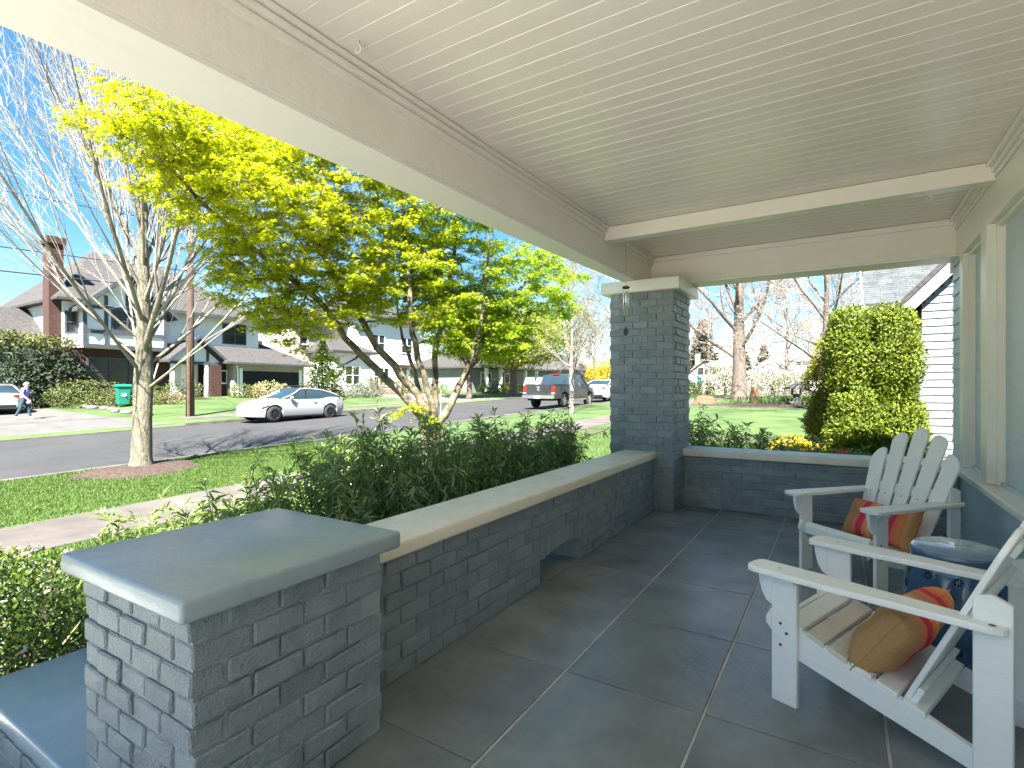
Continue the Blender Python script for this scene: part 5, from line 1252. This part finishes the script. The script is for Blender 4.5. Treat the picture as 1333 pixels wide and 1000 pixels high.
slab4('rake_board', [(.93,NY-.16,2.50),(4.2,NY-.16,2.50+3.27*1.08),(4.2,NY-.16,2.50+3.27*1.08+.27),(.93,NY-.16,2.77)], (0,.04,0), M['nshingle'], Nb)
slab4('roof_slope', [(.88,NY-.18,2.73),(4.2,NY-.18,2.73+3.32*1.08),(4.2,20,2.73+3.32*1.08),(.88,20,2.73)], (-.05,0,.06), M['roofdark'], Nb)
slab4('rake_soffit', [(.96,NY-.12,2.56),(4.2,NY-.12,2.56+3.24*1.08),(4.2,NY+.0,2.56+3.24*1.08),(.96,NY+.0,2.56)], (0,0,.02), M['white'], Nb)
box('eave_soffit', (.95,NY-.11,2.50),(NX,20,2.535), M['nsoffit'], Nb)
MB().tube([(.98,NY-.1,2.62),(1.02,NY-.1,2.40),(NX-.06,NY-.06,2.30),(NX-.06,NY-.06,-.2)], .042, 8).build('downspout', M['nshingle'], Nb, smooth=True)
box('gutter', (.80,NY-.16,2.62),(.92,20,2.74), M['timber'], Nb)
w = box('window', (NX-.02,12.9,.6),(NX+.01,14.3,2.2), M['glass'], Nb); b = MB(); b.box((NX-.06,12.78,.5),(NX+.015,12.9,2.3)); b.box((NX-.06,14.3,.5),(NX+.015,14.42,2.3)); b.box((NX-.058,12.9,2.2),(NX+.014,14.3,2.32)); b.build('frame', M['timber'], w)
# higher rear roof behind it, laid in courses
RX, RY = .57, 16.0
b = MB(); q = random.Random(4)
for c_ in range(34):
    f = c_*.105; yy = RY+f*.80; zz = 3.44+f*.60; x = RX+q.uniform(-.02,0)
    while x < 9:
        w_ = q.uniform(.22,.42); dz = q.uniform(-.004,.006)
        b.add([(x+.003,yy,zz+.022+dz),(x+w_-.003,yy,zz+.022+dz),(x+w_-.003,yy+.105,zz+.080+dz),(x+.003,yy+.105,zz+.080+dz),(x+.003,yy,zz-.01),(x+w_-.003,yy,zz-.01)], [(0,1,2,3),(4,5,1,0)]); x += w_
tag(b.build('roof_shingles', M['nroof'], Nb), kind='stuff')
slab4('rear_roof_deck', [(RX,RY,3.42),(9,RY,3.42),(9,RY+2.9,5.6),(RX,RY+2.9,5.6)], (0,0,-.12), M['roofdark'], Nb)
slab4('rear_rake', [(RX-.05,RY-.05,3.30),(RX-.05,RY+2.9,5.50),(RX-.05,RY+2.9,5.68),(RX-.05,RY-.05,3.50)], (-.04,0,0), M['siding'], Nb)
box('rear_wall', (RX+.3,RY+.4,-.4),(8.8,RY+2.8,3.4), M['nshingle'], Nb)

# ================================================================== POLE, WIRES, BIN, LANTERN ...
px, py = -26.3, 13.3; pz = gz(px,py)
P_ = wempty('utility_pole', (px,py,pz), 'brown wooden utility pole on the grass across the street', 'utility pole')
MB().tube([(px,py,pz-.3),(px,py,pz+4),(px,py,pz+9.5)], [.19,.165,.12], 12).build('shaft', M['pole'], P_, smooth=True)
box('conduit', (px+.12,py-.2,pz),(px+.2,py-.12,pz+3.2), M['rustwood'], P_)
box('crossarm', (px-.06,py-1.1,pz+8.8),(px+.06,py+1.1,pz+8.92), M['pole'], P_)
for k in (-.9,-.3,.3,.9): MB().lathe([(.02,0),(.05,.02),(.035,.07),(.05,.10),(.02,.14)], (px,py+k,pz+8.92), 8).build('insulator', M['stoneL'], P_)
MB().tube([(px-.4,py-1.9,gz(px-.4,py-1.9)),(px-.1,py-.5,pz+5.5),(px,py,pz+7.2)], .014, 5).build('guy_wire', M['wire'], P_)
MB().tube([(px-.4,py-1.9,gz(px-.4,py-1.9)-.05),(px-.25,py-1.28,pz+2.45)], .042, 6).build('guy_guard', M['twig_pale'], P_)
def wire(a, b_, sag, r, label):
    pts = []
    for k in range(25):
        t = k/24; p = Vector(a).lerp(Vector(b_),t); p.z -= sag*4*t*(1-t); pts.append(p)
    tag(MB().tube(pts, r, 4).build('power_line', M['wire'], smooth=True), label, 'wire', 'overhead wires')
wire((px,py-.9,pz+9),(px,-40,8.6),.8,.02,'highest overhead wire left of the utility pole')
wire((px,py,pz+6.9),(px,-40,6.6),.7,.025,'thick overhead cable crossing the chimney, upper of two')
wire((px,py,pz+6.0),(px,-40,5.8),.7,.03,'thick overhead cable crossing the chimney, lower of two')
wire((px,py,pz+6.9),(px,58,7.6),.7,.025,'overhead cable running right from the utility pole past the cream house')
wire((px,py,pz+6.0),(px,58,6.8),.7,.025,'lower overhead cable running right from the utility pole')
wire((px,py,pz+5.6),(-37.2,17.5,6.2),.3,.012,'service wire from the pole to the half-timbered house')
wire((-40,70,9.5),(25,64,9.0),.7,.03,'overhead wire crossing behind the thick-trunked tree, upper')
wire((-40,70,8.3),(25,64,7.9),.7,.03,'overhead wire crossing behind the thick-trunked tree, lower')
# wheeled bin
bx_, by_ = -33.0, 13.2; bz_ = gz(bx_,by_)
Bn = empty('wheeled_bin', (bx_,by_,bz_), R(-10), 'turquoise wheeled bin standing before the brick wall across the street', 'bin')
MB().add([(-.24,-.24,.1),(.24,-.24,.1),(.24,.24,.1),(-.24,.24,.1),(-.33,-.31,1.05),(.33,-.31,1.05),(.33,.31,1.05),(-.33,.31,1.05)], [(3,2,1,0),(4,5,6,7),(0,1,5,4),(1,2,6,5),(2,3,7,6),(3,0,4,7)]).build('body', M['bin'], Bn, bevel=.03)
MB().prism([(-.38,1.05),(.38,1.05),(.39,1.12),(.2,1.19),(-.3,1.2),(-.40,1.12)], 'y', -.35, .35).build('lid', M['bin'], Bn, bevel=.015)
for s in (-1,1): MB().tube([(-.25,s*.24,.12),(-.25,s*.31,.12)], .12, 12).build('wheel', M['tyre'], Bn)
box('label_plate', (.285,-.14,.55),(.305,.1,.72), M['whitecloth'], Bn)
# stone lantern, stumps
def lantern(x, y):
    z = gz(x,y)+.05; e = wempty('stone_lantern', (x,y,z), 'dark stone garden lantern in the mulch bed on the lawn', 'lantern')
    s = 1.25
    MB().lathe([(.26*s,0),(.28*s,.08*s),(.15*s,.14*s),(.12*s,.36*s),(.24*s,.44*s)], (x,y,z), 8).build('base', M['stoneL'], e)
    for a,c in ((-1,-1),(-1,1),(1,-1),(1,1)): box('post', (x+a*.15*s-.035,y+c*.15*s-.035,z+.44*s),(x+a*.15*s+.035,y+c*.15*s+.035,z+.68*s), M['stoneL'], e)
    MB().lathe([(.42*s,.66*s),(.44*s,.70*s),(.2*s,.82*s),(.06*s,.90*s),(.07*s,.96*s),(.01*s,1.02*s)], (x,y,z), 6).build('roof', M['stoneL'], e)
lantern(-1.9, 31.2)
def stump(x, y, r, h, label):
    z = gz(x,y); q = random.Random(int(x*10)); n = 14
    rings = [[(x+r*f*(1+.18*math.sin(3*a+q.random()))*math.cos(a), y+r*f*(1+.15*math.cos(2*a))*math.sin(a), z+zz+q.uniform(-.04,.04)*(zz>0)) for a in np.linspace(0,2*math.pi,n,endpoint=False)] for f,zz in ((1.35,-.05),(1.05,h*.25),(.9,h*.7),(.75,h),(.2,h*1.05))]
    b = MB(); b.v = [p for g_ in rings for p in g_]; b.f = [(i*n+k,i*n+(k+1)%n,(i+1)*n+(k+1)%n,(i+1)*n+k) for i in range(4) for k in range(n)]+[tuple(4*n+k for k in range(n))]
    tag(b.build('tree_stump', M['rustwood'], smooth=True), label, 'stump')
stump(-6.6, 31.5, .55, .45, 'wide low stump on the lawn left of the mulch bed'); stump(-4.2, 33.5, .24, .85, 'upright reddish stump in the mulch bed')

# ================================================================== VEHICLES (local x forward, y left)
def loft(sections, name, m, parent, smooth=True, close=True):
    n = len(sections[0]); b = MB(); b.v = [p for s in sections for p in s]
    for i in range(len(sections)-1):
        for k in range(n if close else n-1): b.f.append((i*n+k,(i+1)*n+k,(i+1)*n+(k+1)%n,i*n+(k+1)%n))
    b.f += [tuple(range(n)), tuple((len(sections)-1)*n+k for k in range(n))[::-1]]
    o = b.build(name, m, parent, smooth=False)
    bm = bmesh.new(); bm.from_mesh(o.data); bmesh.ops.recalc_face_normals(bm, faces=bm.faces); bm.to_mesh(o.data); bm.free()
    return smooth_by_angle(o, .7) if smooth else o
def interp(t, xs, vs): return float(np.interp(t, xs, vs))
def wheel(e, x, y, r, w, rim, side):
    wv = empty_child('wheel', e); 
    t = MB().lathe([(r*.62,-w/2),(r*.94,-w/2),(r,-w*.36),(r,w*.36),(r*.94,w/2),(r*.62,w/2)], (0,0,0), 28, cap=False).build('tyre', M['tyre'], wv, smooth=True)
    d = MB().lathe([(r*.63,w*.40),(r*.58,w*.30),(r*.2,w*.34),(r*.12,w*.42),(.001,w*.42)], (0,0,0), 20, cap=False); d.build('rim', rim, wv, smooth=True)
    sp = MB()
    for k in range(7):
        a = k*2*math.pi/7; sp.box((r*.1,-r*.045,w*.36),(r*.60,r*.045,w*.47), a, (0,0))
    sp.build('spokes', rim, wv)
    wv.location = (x,y,r); wv.rotation_euler = (R(-90) if side > 0 else R(90),0,0)
def empty_child(name, parent):
    o = bpy.data.objects.new(name, None); COL.objects.link(o); o.parent = parent; o.empty_display_size = .1; return o
def sedan(loc, rz, paint, label, rim, L=4.7, W=1.85, Hh=1.44, prof=None, tail=None, rack=False, plate=True, trunk=1.05):
    e = empty('parked_car', loc, rz, label, 'car', 'parked cars'); hw = W/2
    X0, X1 = -L/2, L/2; wr = .335; wx = (L/2-.85, -L/2+.97); Ra = .39
    st = np.unique(np.concatenate([np.linspace(X0,X1,50)]+[np.linspace(c-Ra-.001,c+Ra+.001,17) for c in wx]))
    tx = [X0,X0+.06,X0+.35,X0+1.05,X0+1.5,X1-1.35,X1-1.0,X1-.45,X1-.12,X1]
    tz = [.72,trunk-.05,trunk,trunk-.0,.98,.98,.95,.87,.73,.55]
    wxs = [X0,X0+.15,X0+.6,X1-.9,X1-.35,X1-.08,X1]; ww = [.74,.88,1,1,.92,.76,.6]
    zb = [X0,X0+.3,X1-.5,X1]; zbv = [.34,.22,.20,.24]
    secs = []
    for x in st:
        t = interp(x,tx,tz); w = hw*interp(x,wxs,ww); z0 = interp(x,zb,zbv)
        for c in wx:
            if abs(x-c) < Ra: z0 = max(z0, wr+math.sqrt(Ra*Ra-(x-c)**2)-.0)
        z0 = min(z0, t-.08); zm = max(z0+.02, min(.62,t-.06)); 
        h1 = [(w*.93,z0),(w*.99,(z0+zm)/2),(w,zm),(w*.965,max(zm+.01,t-.07)),(w*.88,t-.012),(w*.5,t+.012),(0,t+.02)]
        secs.append([(x,-a,z) for a,z in h1]+[(x,a,z) for a,z in h1[::-1][1:]])
    loft(secs, 'body', paint, e, close=True)
    # dark under body so the arches read hollow
    box('underbody', (X0+.2,-hw*.82,.18),(X1-.25,hw*.82,.60), M['blacktrim'], e)
    # greenhouse
    gx = [X0+.35,X0+.75,X0+1.35,X0+2.0,X0+2.5,X1-1.95,X1-1.6,X1-1.22]
    gt = [trunk+.0,1.22,Hh-.05,Hh,Hh-.01,1.25,1.10,.965]
    secs = []; roof = []
    for x in np.linspace(gx[0],gx[-1],34):
        t = interp(x,gx,gt); bl = interp(x,[gx[0],gx[2],gx[5],gx[-1]],[trunk-.03,.97,.95,.90]); t = max(t,bl+.012)
        f = (t-bl)/(Hh-.95); wb = hw*.92; wt = hw*(.92-.20*f)
        h1 = [(wb,bl-.03),(wb-.002,bl),(wt+.02,t-.05*f-.004),(wt-.06,t),(0,t+.018*f)]
        secs.append([(x,-a,z) for a,z in h1]+[(x,a,z) for a,z in h1[::-1][1:]])
        if X0+1.2 < x < X0+2.75: roof.append([(x,-(wt+.024),t-.052*f),(x,-(wt-.06),t+.006),(x,0,t+.026*f),(x,wt-.06,t+.006),(x,wt+.024,t-.052*f),(x,wt-.02,t-.07),(x,-wt+.02,t-.07)])
    loft(secs, 'glasshouse', M['carglass'], e)
    loft(roof, 'roof', paint if not rack else M['carglass'], e)
    for s in (-1,1):     # roof rails / pillars
        pts = []
        for x in np.linspace(gx[0]+.02,gx[-1]-.02,22):
            t = interp(x,gx,gt); bl = interp(x,[gx[0],gx[2],gx[5],gx[-1]],[trunk-.03,.97,.95,.90]); t = max(t,bl+.012); f = (t-bl)/(Hh-.95); wt = hw*(.92-.20*f)
            pts.append((x,s*(wt+.008),t-.028*f))
        MB().tube(pts, .036, 6).build('roof_pillar', paint, e, smooth=True)
        xm = X0+2.25; MB().tube([(xm+.05,s*(hw*.925),.95),(xm-.02,s*(hw*.745+.02),Hh-.06)], .03, 5).build('door_pillar', M['blacktrim'], e)
        MB().tube([(X1-1.62,s*(hw*.93),1.0),(X1-1.60,s*(hw*1.08),1.02)], [.03,.05], 8).build('mirror', paint, e); 
        MB().lathe([(.01,-.1),(.075,-.07),(.085,0),(.075,.05),(.01,.06)], (X1-1.62,s*hw*1.06,1.03), 10).build('mirror', paint, e, smooth=True)
        hl = MB().add([(X1-.14,s*hw*.62,.64),(X1-.30,s*hw*.90,.70),(X1-.62,s*hw*.955,.775),(X1-.60,s*hw*.985,.735),(X1-.28,s*hw*.945,.645),(X1-.10,s*hw*.66,.60)], [(0,1,2,3,4,5)])
        me = hl.build('headlight', M['headlight'], e)
        q_ = MB().box((X0+.03,s*hw*.58,.82),(X0+.10,s*hw*.80,.96)) if s > 0 else MB().box((X0+.03,-hw*.80,.82),(X0+.10,-hw*.58,.96))
        q_.build('taillight', M['taillight'], e, bevel=.02)
        for zz, x0_, x1_ in ((.80,X0+1.75,X0+1.9),(.80,X0+2.75,X0+2.9)): box('door_handle', (x0_,s*hw*1.002-.01,zz),(x1_,s*hw*1.002+.012,zz+.03), paint, e)
        box('sill_trim', (X0+1.4,s*hw*.985-.02,.19),(X1-1.3,s*hw*.985+.005,.245), M['blacktrim'], e)
        for c in wx: wheel(e, c, s*(hw-.115), wr, .22, rim, s)
    box('front_grille', (X1-.10,-.52,.27),(X1-.035,.52,.34), M['blacktrim'], e)
    box('rear_bumper_trim', (X0-.005,-hw*.66,.34),(X0+.1,hw*.66,.46), M['blacktrim'], e)
    if plate: box('licence_plate', (X0-.014,-.26,.60),(X0+.05,.26,.74), M['plate'], e)
    if rack:
        for x in (X0+1.55,X0+2.35): MB().tube([(x,-.66,Hh+.0),(x,-.64,Hh+.10),(x,.64,Hh+.10),(x,.66,Hh+.0)], .025, 6).build('roof_rack_bar', M['blacktrim'], e)
    return e
zc = gz(-21.3,14.9)-.11
sedan((-21.35,15.3,zc), R(-90), M['carwhite'], 'white electric sedan with black wheels and roof rack parked across the street', M['rim'], rack=True)
sedan((-37.2,8.9,gz(-37.2,8.9)+.01), R(180-6), M['carsilver'], 'silver-blue sedan parked in the driveway, seen from behind', M['rimsilver'], L=5.0, W=1.95, Hh=1.5)
zc = gz(-13.9,36)-.11
sedan((-13.95,35.3,zc), R(90), M['carwhite'], 'white car parked ahead of the dark pickup', M['rimsilver'], Hh=1.5, trunk=1.12)
# pickup
def pickup(loc, rz):
    e = empty('pickup_truck', loc, rz, 'dark grey pickup truck parked on the near side of the street, seen from behind', 'pickup truck', 'parked cars'); hw = .98; L = 5.7; X0, X1 = -L/2, L/2; P = M['cardark']; wr = .40; Ra = .47; wx = (X1-1.0, X0+1.25)
    st = np.unique(np.concatenate([np.linspace(X0+.06,X1,46)]+[np.linspace(c-Ra-.001,c+Ra+.001,15) for c in wx]))
    secs = []
    for x in st:
        t = interp(x,[X0,X0+1.9,X0+2.0,X1-1.75,X1-1.4,X1-.2,X1],[1.27,1.27,1.22,1.22,1.20,1.12,.85]); w = hw*interp(x,[X0,X1-.7,X1],[1,1,.86]); z0 = .50
        for c in wx:
            if abs(x-c) < Ra: z0 = max(z0, wr+math.sqrt(Ra*Ra-(x-c)**2)+.02)
        h1 = [(w*.95,z0),(w,z0+.04),(w,max(z0+.06,.85)),(w*.98,t-.06),(w*.94,t),(w*.5,t+.01),(0,t+.015)]
        secs.append([(x,-a,z) for a,z in h1]+[(x,a,z) for a,z in h1[::-1][1:]])
    loft(secs, 'body', P, e)
    box('bed_liner', (X0+.10,-hw*.86,1.275),(X0+1.85,hw*.86,1.295), M['blacktrim'], e)
    for s in (-1,1): box('bed_rail', (X0+.07,s*hw*.92-.05,1.27),(X0+1.92,s*hw*.92+.05,1.325), P, e, bevel=.02)
    box('underbody', (X0+.2,-hw*.8,.42),(X1-.3,hw*.8,.9), M['blacktrim'], e)
    gx = [X0+1.93,X0+2.12,X0+2.9,X1-1.9,X1-1.25]; gt = [1.24,1.86,1.92,1.88,1.24]; secs = []; rf_ = []
    for x in np.linspace(gx[0],gx[-1],24):
        t = max(1.235,interp(x,gx,gt)); f = (t-1.22)/.7; wb = hw*.95; wt = hw*(.95-.16*f)
        h1 = [(wb,1.18),(wb,1.22),(wt,t-.06*f),(wt-.07,t),(0,t+.015)]
        secs.append([(x,-a,z) for a,z in h1]+[(x,a,z) for a,z in h1[::-1][1:]])
        if gx[1]-.02 < x < gx[3]+.05: rf_.append([(x,-wt-.008,t-.075),(x,-(wt-.07),t+.008),(x,0,t+.022),(x,wt-.07,t+.008),(x,wt+.008,t-.075),(x,wt-.05,t-.08),(x,-wt+.05,t-.08)])
    loft(secs, 'cab_glass', M['carglass'], e); loft(rf_, 'cab_roof', P, e)
    for s in (-1,1):
        for a,b_ in (((gx[0]+.02,.945),(gx[1]+.02,.80)),((X0+2.98,.955),(X0+2.95,.80)),((gx[-1]-.04,.945),(gx[3]+.05,.80))):
            MB().tube([(a[0],s*hw*a[1],1.22),(b_[0],s*hw*b_[1],1.86)], .045, 6).build('cab_pillar', P, e)
        y0, y1 = sorted((s*hw*.99,s*hw*.80)); box('taillight', (X0+.02,y0,.86),(X0+.2,y1,1.22), M['taillight'], e, bevel=.015)
        y0, y1 = sorted((s*hw*.995,s*hw*.81)); box('lamp_lens', (X0+.015,y0,.79),(X0+.18,y1,.855), M['headlight'], e)
        for c in wx: wheel(e, c, s*(hw-.135), wr, .26, M['rimsilver'], s)
        MB().lathe([(.02,-.16),(.10,-.12),(.11,.05),(.09,.1),(.01,.12)], (X1-1.55,s*1.10,1.32), 8).build('mirror', P, e)
        box('sill_step', (X0+2.0,s*hw*.98-.06,.44),(X1-1.6,s*hw*.98+.05,.50), M['chrome'], e)
    tg = box('tailgate', (X0,-hw*.78,.72),(X0+.075,hw*.78,1.30), P, e, bevel=.015); box('handle', (X0-.02,-.1,1.12),(X0+.01,.1,1.19), M['chrome'], tg)
    MB().tube([(X0-.012,0,1.02),(X0+.004,0,1.02)], .075, 12).build('badge', M['chrome'], tg)
    bp = box('rear_bumper', (X0-.16,-hw*.98,.52),(X0+.05,hw*.98,.74), M['chrome'], e, bevel=.03); box('licence_plate', (X0-.172,-.16,.56),(X0-.15,.16,.70), M['plate'], bp)
    box('brake_light', (gx[1]-.04,-.2,1.875),(gx[1]+.05,.2,1.925), M['taillight'], e)
    return e
pickup((-13.85,27.9,gz(-13.85,27.9)-.11), R(90))

# ================================================================== PERSON walking on the driveway
def skinned(name, verts, edges, radii, root=0, sub=2):
    me = bpy.data.meshes.new(name); me.from_pydata(verts, edges, []); o = bpy.data.objects.new(name+'_src', me); COL.objects.link(o)
    sm = o.modifiers.new('s','SKIN'); sm.use_smooth_shade = True
    for i, r in enumerate(radii): me.skin_vertices[0].data[i].radius = (r, r) if not hasattr(r,'__len__') else r
    for i in range(len(verts)): me.skin_vertices[0].data[i].use_root = (i == root)
    sb = o.modifiers.new('u','SUBSURF'); sb.levels = sub; sb.render_levels = sub
    dg = bpy.context.evaluated_depsgraph_get(); m2 = bpy.data.meshes.new_from_object(o.evaluated_get(dg)); bpy.data.objects.remove(o); m2.name = name
    return m2
# local: x = walking direction, z up, height 1.62
V = [(0,0,.90),(.02,0,1.05),(.05,0,1.25),(.08,0,1.37),(.10,0,1.44),(.12,0,1.50),(.13,0,1.57),   # pelvis..head
     (0,.09,.86),(.12,.10,.50),(.20,.10,.10),(.33,.10,.035),       # left leg forward
     (0,-.09,.86),(-.07,-.10,.49),(-.26,-.10,.13),(-.16,-.10,.035), # right leg back
     (.06,.17,1.34),(-.02,.22,1.10),(.04,.23,.89),(.06,.23,.82),      # left arm
     (.06,-.17,1.34),(.04,-.22,1.09),(.20,-.21,.93),(.26,-.20,.88)]  # right arm, hand forward
E_ = [(0,1),(1,2),(2,3),(3,4),(4,5),(5,6),(0,7),(7,8),(8,9),(9,10),(0,11),(11,12),(12,13),(13,14),(3,15),(15,16),(16,17),(17,18),(3,19),(19,20),(20,21),(21,22)]
Rr = [(.15,.16),(.15,.16),(.14,.17),(.10,.12),.052,.078,.085,.105,.075,.05,.042,.105,.075,.05,.042,.062,.048,.036,.034,.062,.048,.036,.034]
me = skinned('person', V, E_, Rr)
for k in ('skin','purple','denim','shoe'): me.materials.append(M[k])
for p in me.polygons:
    c = p.center
    if c.z < .075: p.material_index = 3
    elif c.z < .16: p.material_index = 0 if c.z < .13 else 2
    elif c.z < .98 and abs(c.y) < .19: p.material_index = 2
    elif c.z < 1.41 and not (abs(c.y) > .165 and c.z < 1.16): p.material_index = 1
    else: p.material_index = 0
pp_ = (-31.0, 8.55); zg = gz(*pp_)+.002
per = mobj('person', me); per.location = (pp_[0],pp_[1],zg); per.rotation_euler = (0,0,R(52)); tag(per, 'person in a purple shirt and dark trousers walking along the driveway', 'person')
h = MB(); 
for i in range(9):
    f = i/8; th_ = math.pi*f
    for k in range(12):
        a = 2*math.pi*k/12; r_ = .104*math.sin(th_)+.001; h.v.append((.105+r_*1.08*math.cos(a)-(.02 if f > .4 else 0), r_*.98*math.sin(a), 1.575+.092*math.cos(th_)*1.05+.012*math.sin(3*a)*math.sin(th_)))
h.f = [(i*12+k,i*12+(k+1)%12,(i+1)*12+(k+1)%12,(i+1)*12+k) for i in range(6) for k in range(12)]
h.build('hair', M['hair'], per, smooth=True)
nse = MB().add([(.205,0,1.545),(.20,.018,1.52),(.20,-.018,1.52),(.235,0,1.515),(.205,0,1.508)], [(0,1,3),(0,3,2),(1,4,3),(4,2,3)]).build('nose', M['skin'], per)
bagm = MB().lathe([(.01,-.09),(.075,-.07),(.095,0),(.06,.06),(.015,.10)], (0,0,0), 12).build('tote_bag', M['whitecloth'], None, smooth=True)
bagm.location = (pp_[0]+math.cos(R(52))*.27+math.sin(R(52))*.2, pp_[1]+math.sin(R(52))*.27-math.cos(R(52))*.2, zg+.775); tag(bagm, 'small white bag in the walking person\'s hand', 'bag')
# border stones along the driveway
ORD = ['first grey','second grey','third grey','fourth grey','fifth grey','sixth grey','seventh grey','eighth grey']
for k in range(8):
    x = -28-k*.95; y = 12.15+.12*math.sin(k*1.7); z = gz(x,y); q = random.Random(k); s = q.uniform(.18,.30)
    b = MB().lathe([(s*.9,-.05),(s,.05),(s*.8,.13),(s*.3,.17)], (0,0,0), 7); b.v = [(p[0]*q.uniform(.8,1.2),p[1]*q.uniform(.8,1.2),p[2]) for p in b.v]
    o = b.build('border_stone', M['stone'], None, smooth=True); o.location = (x,y,z); tag(o, ORD[k]+' driveway border stone counting from the street', 'stone', 'stones edging the driveway')
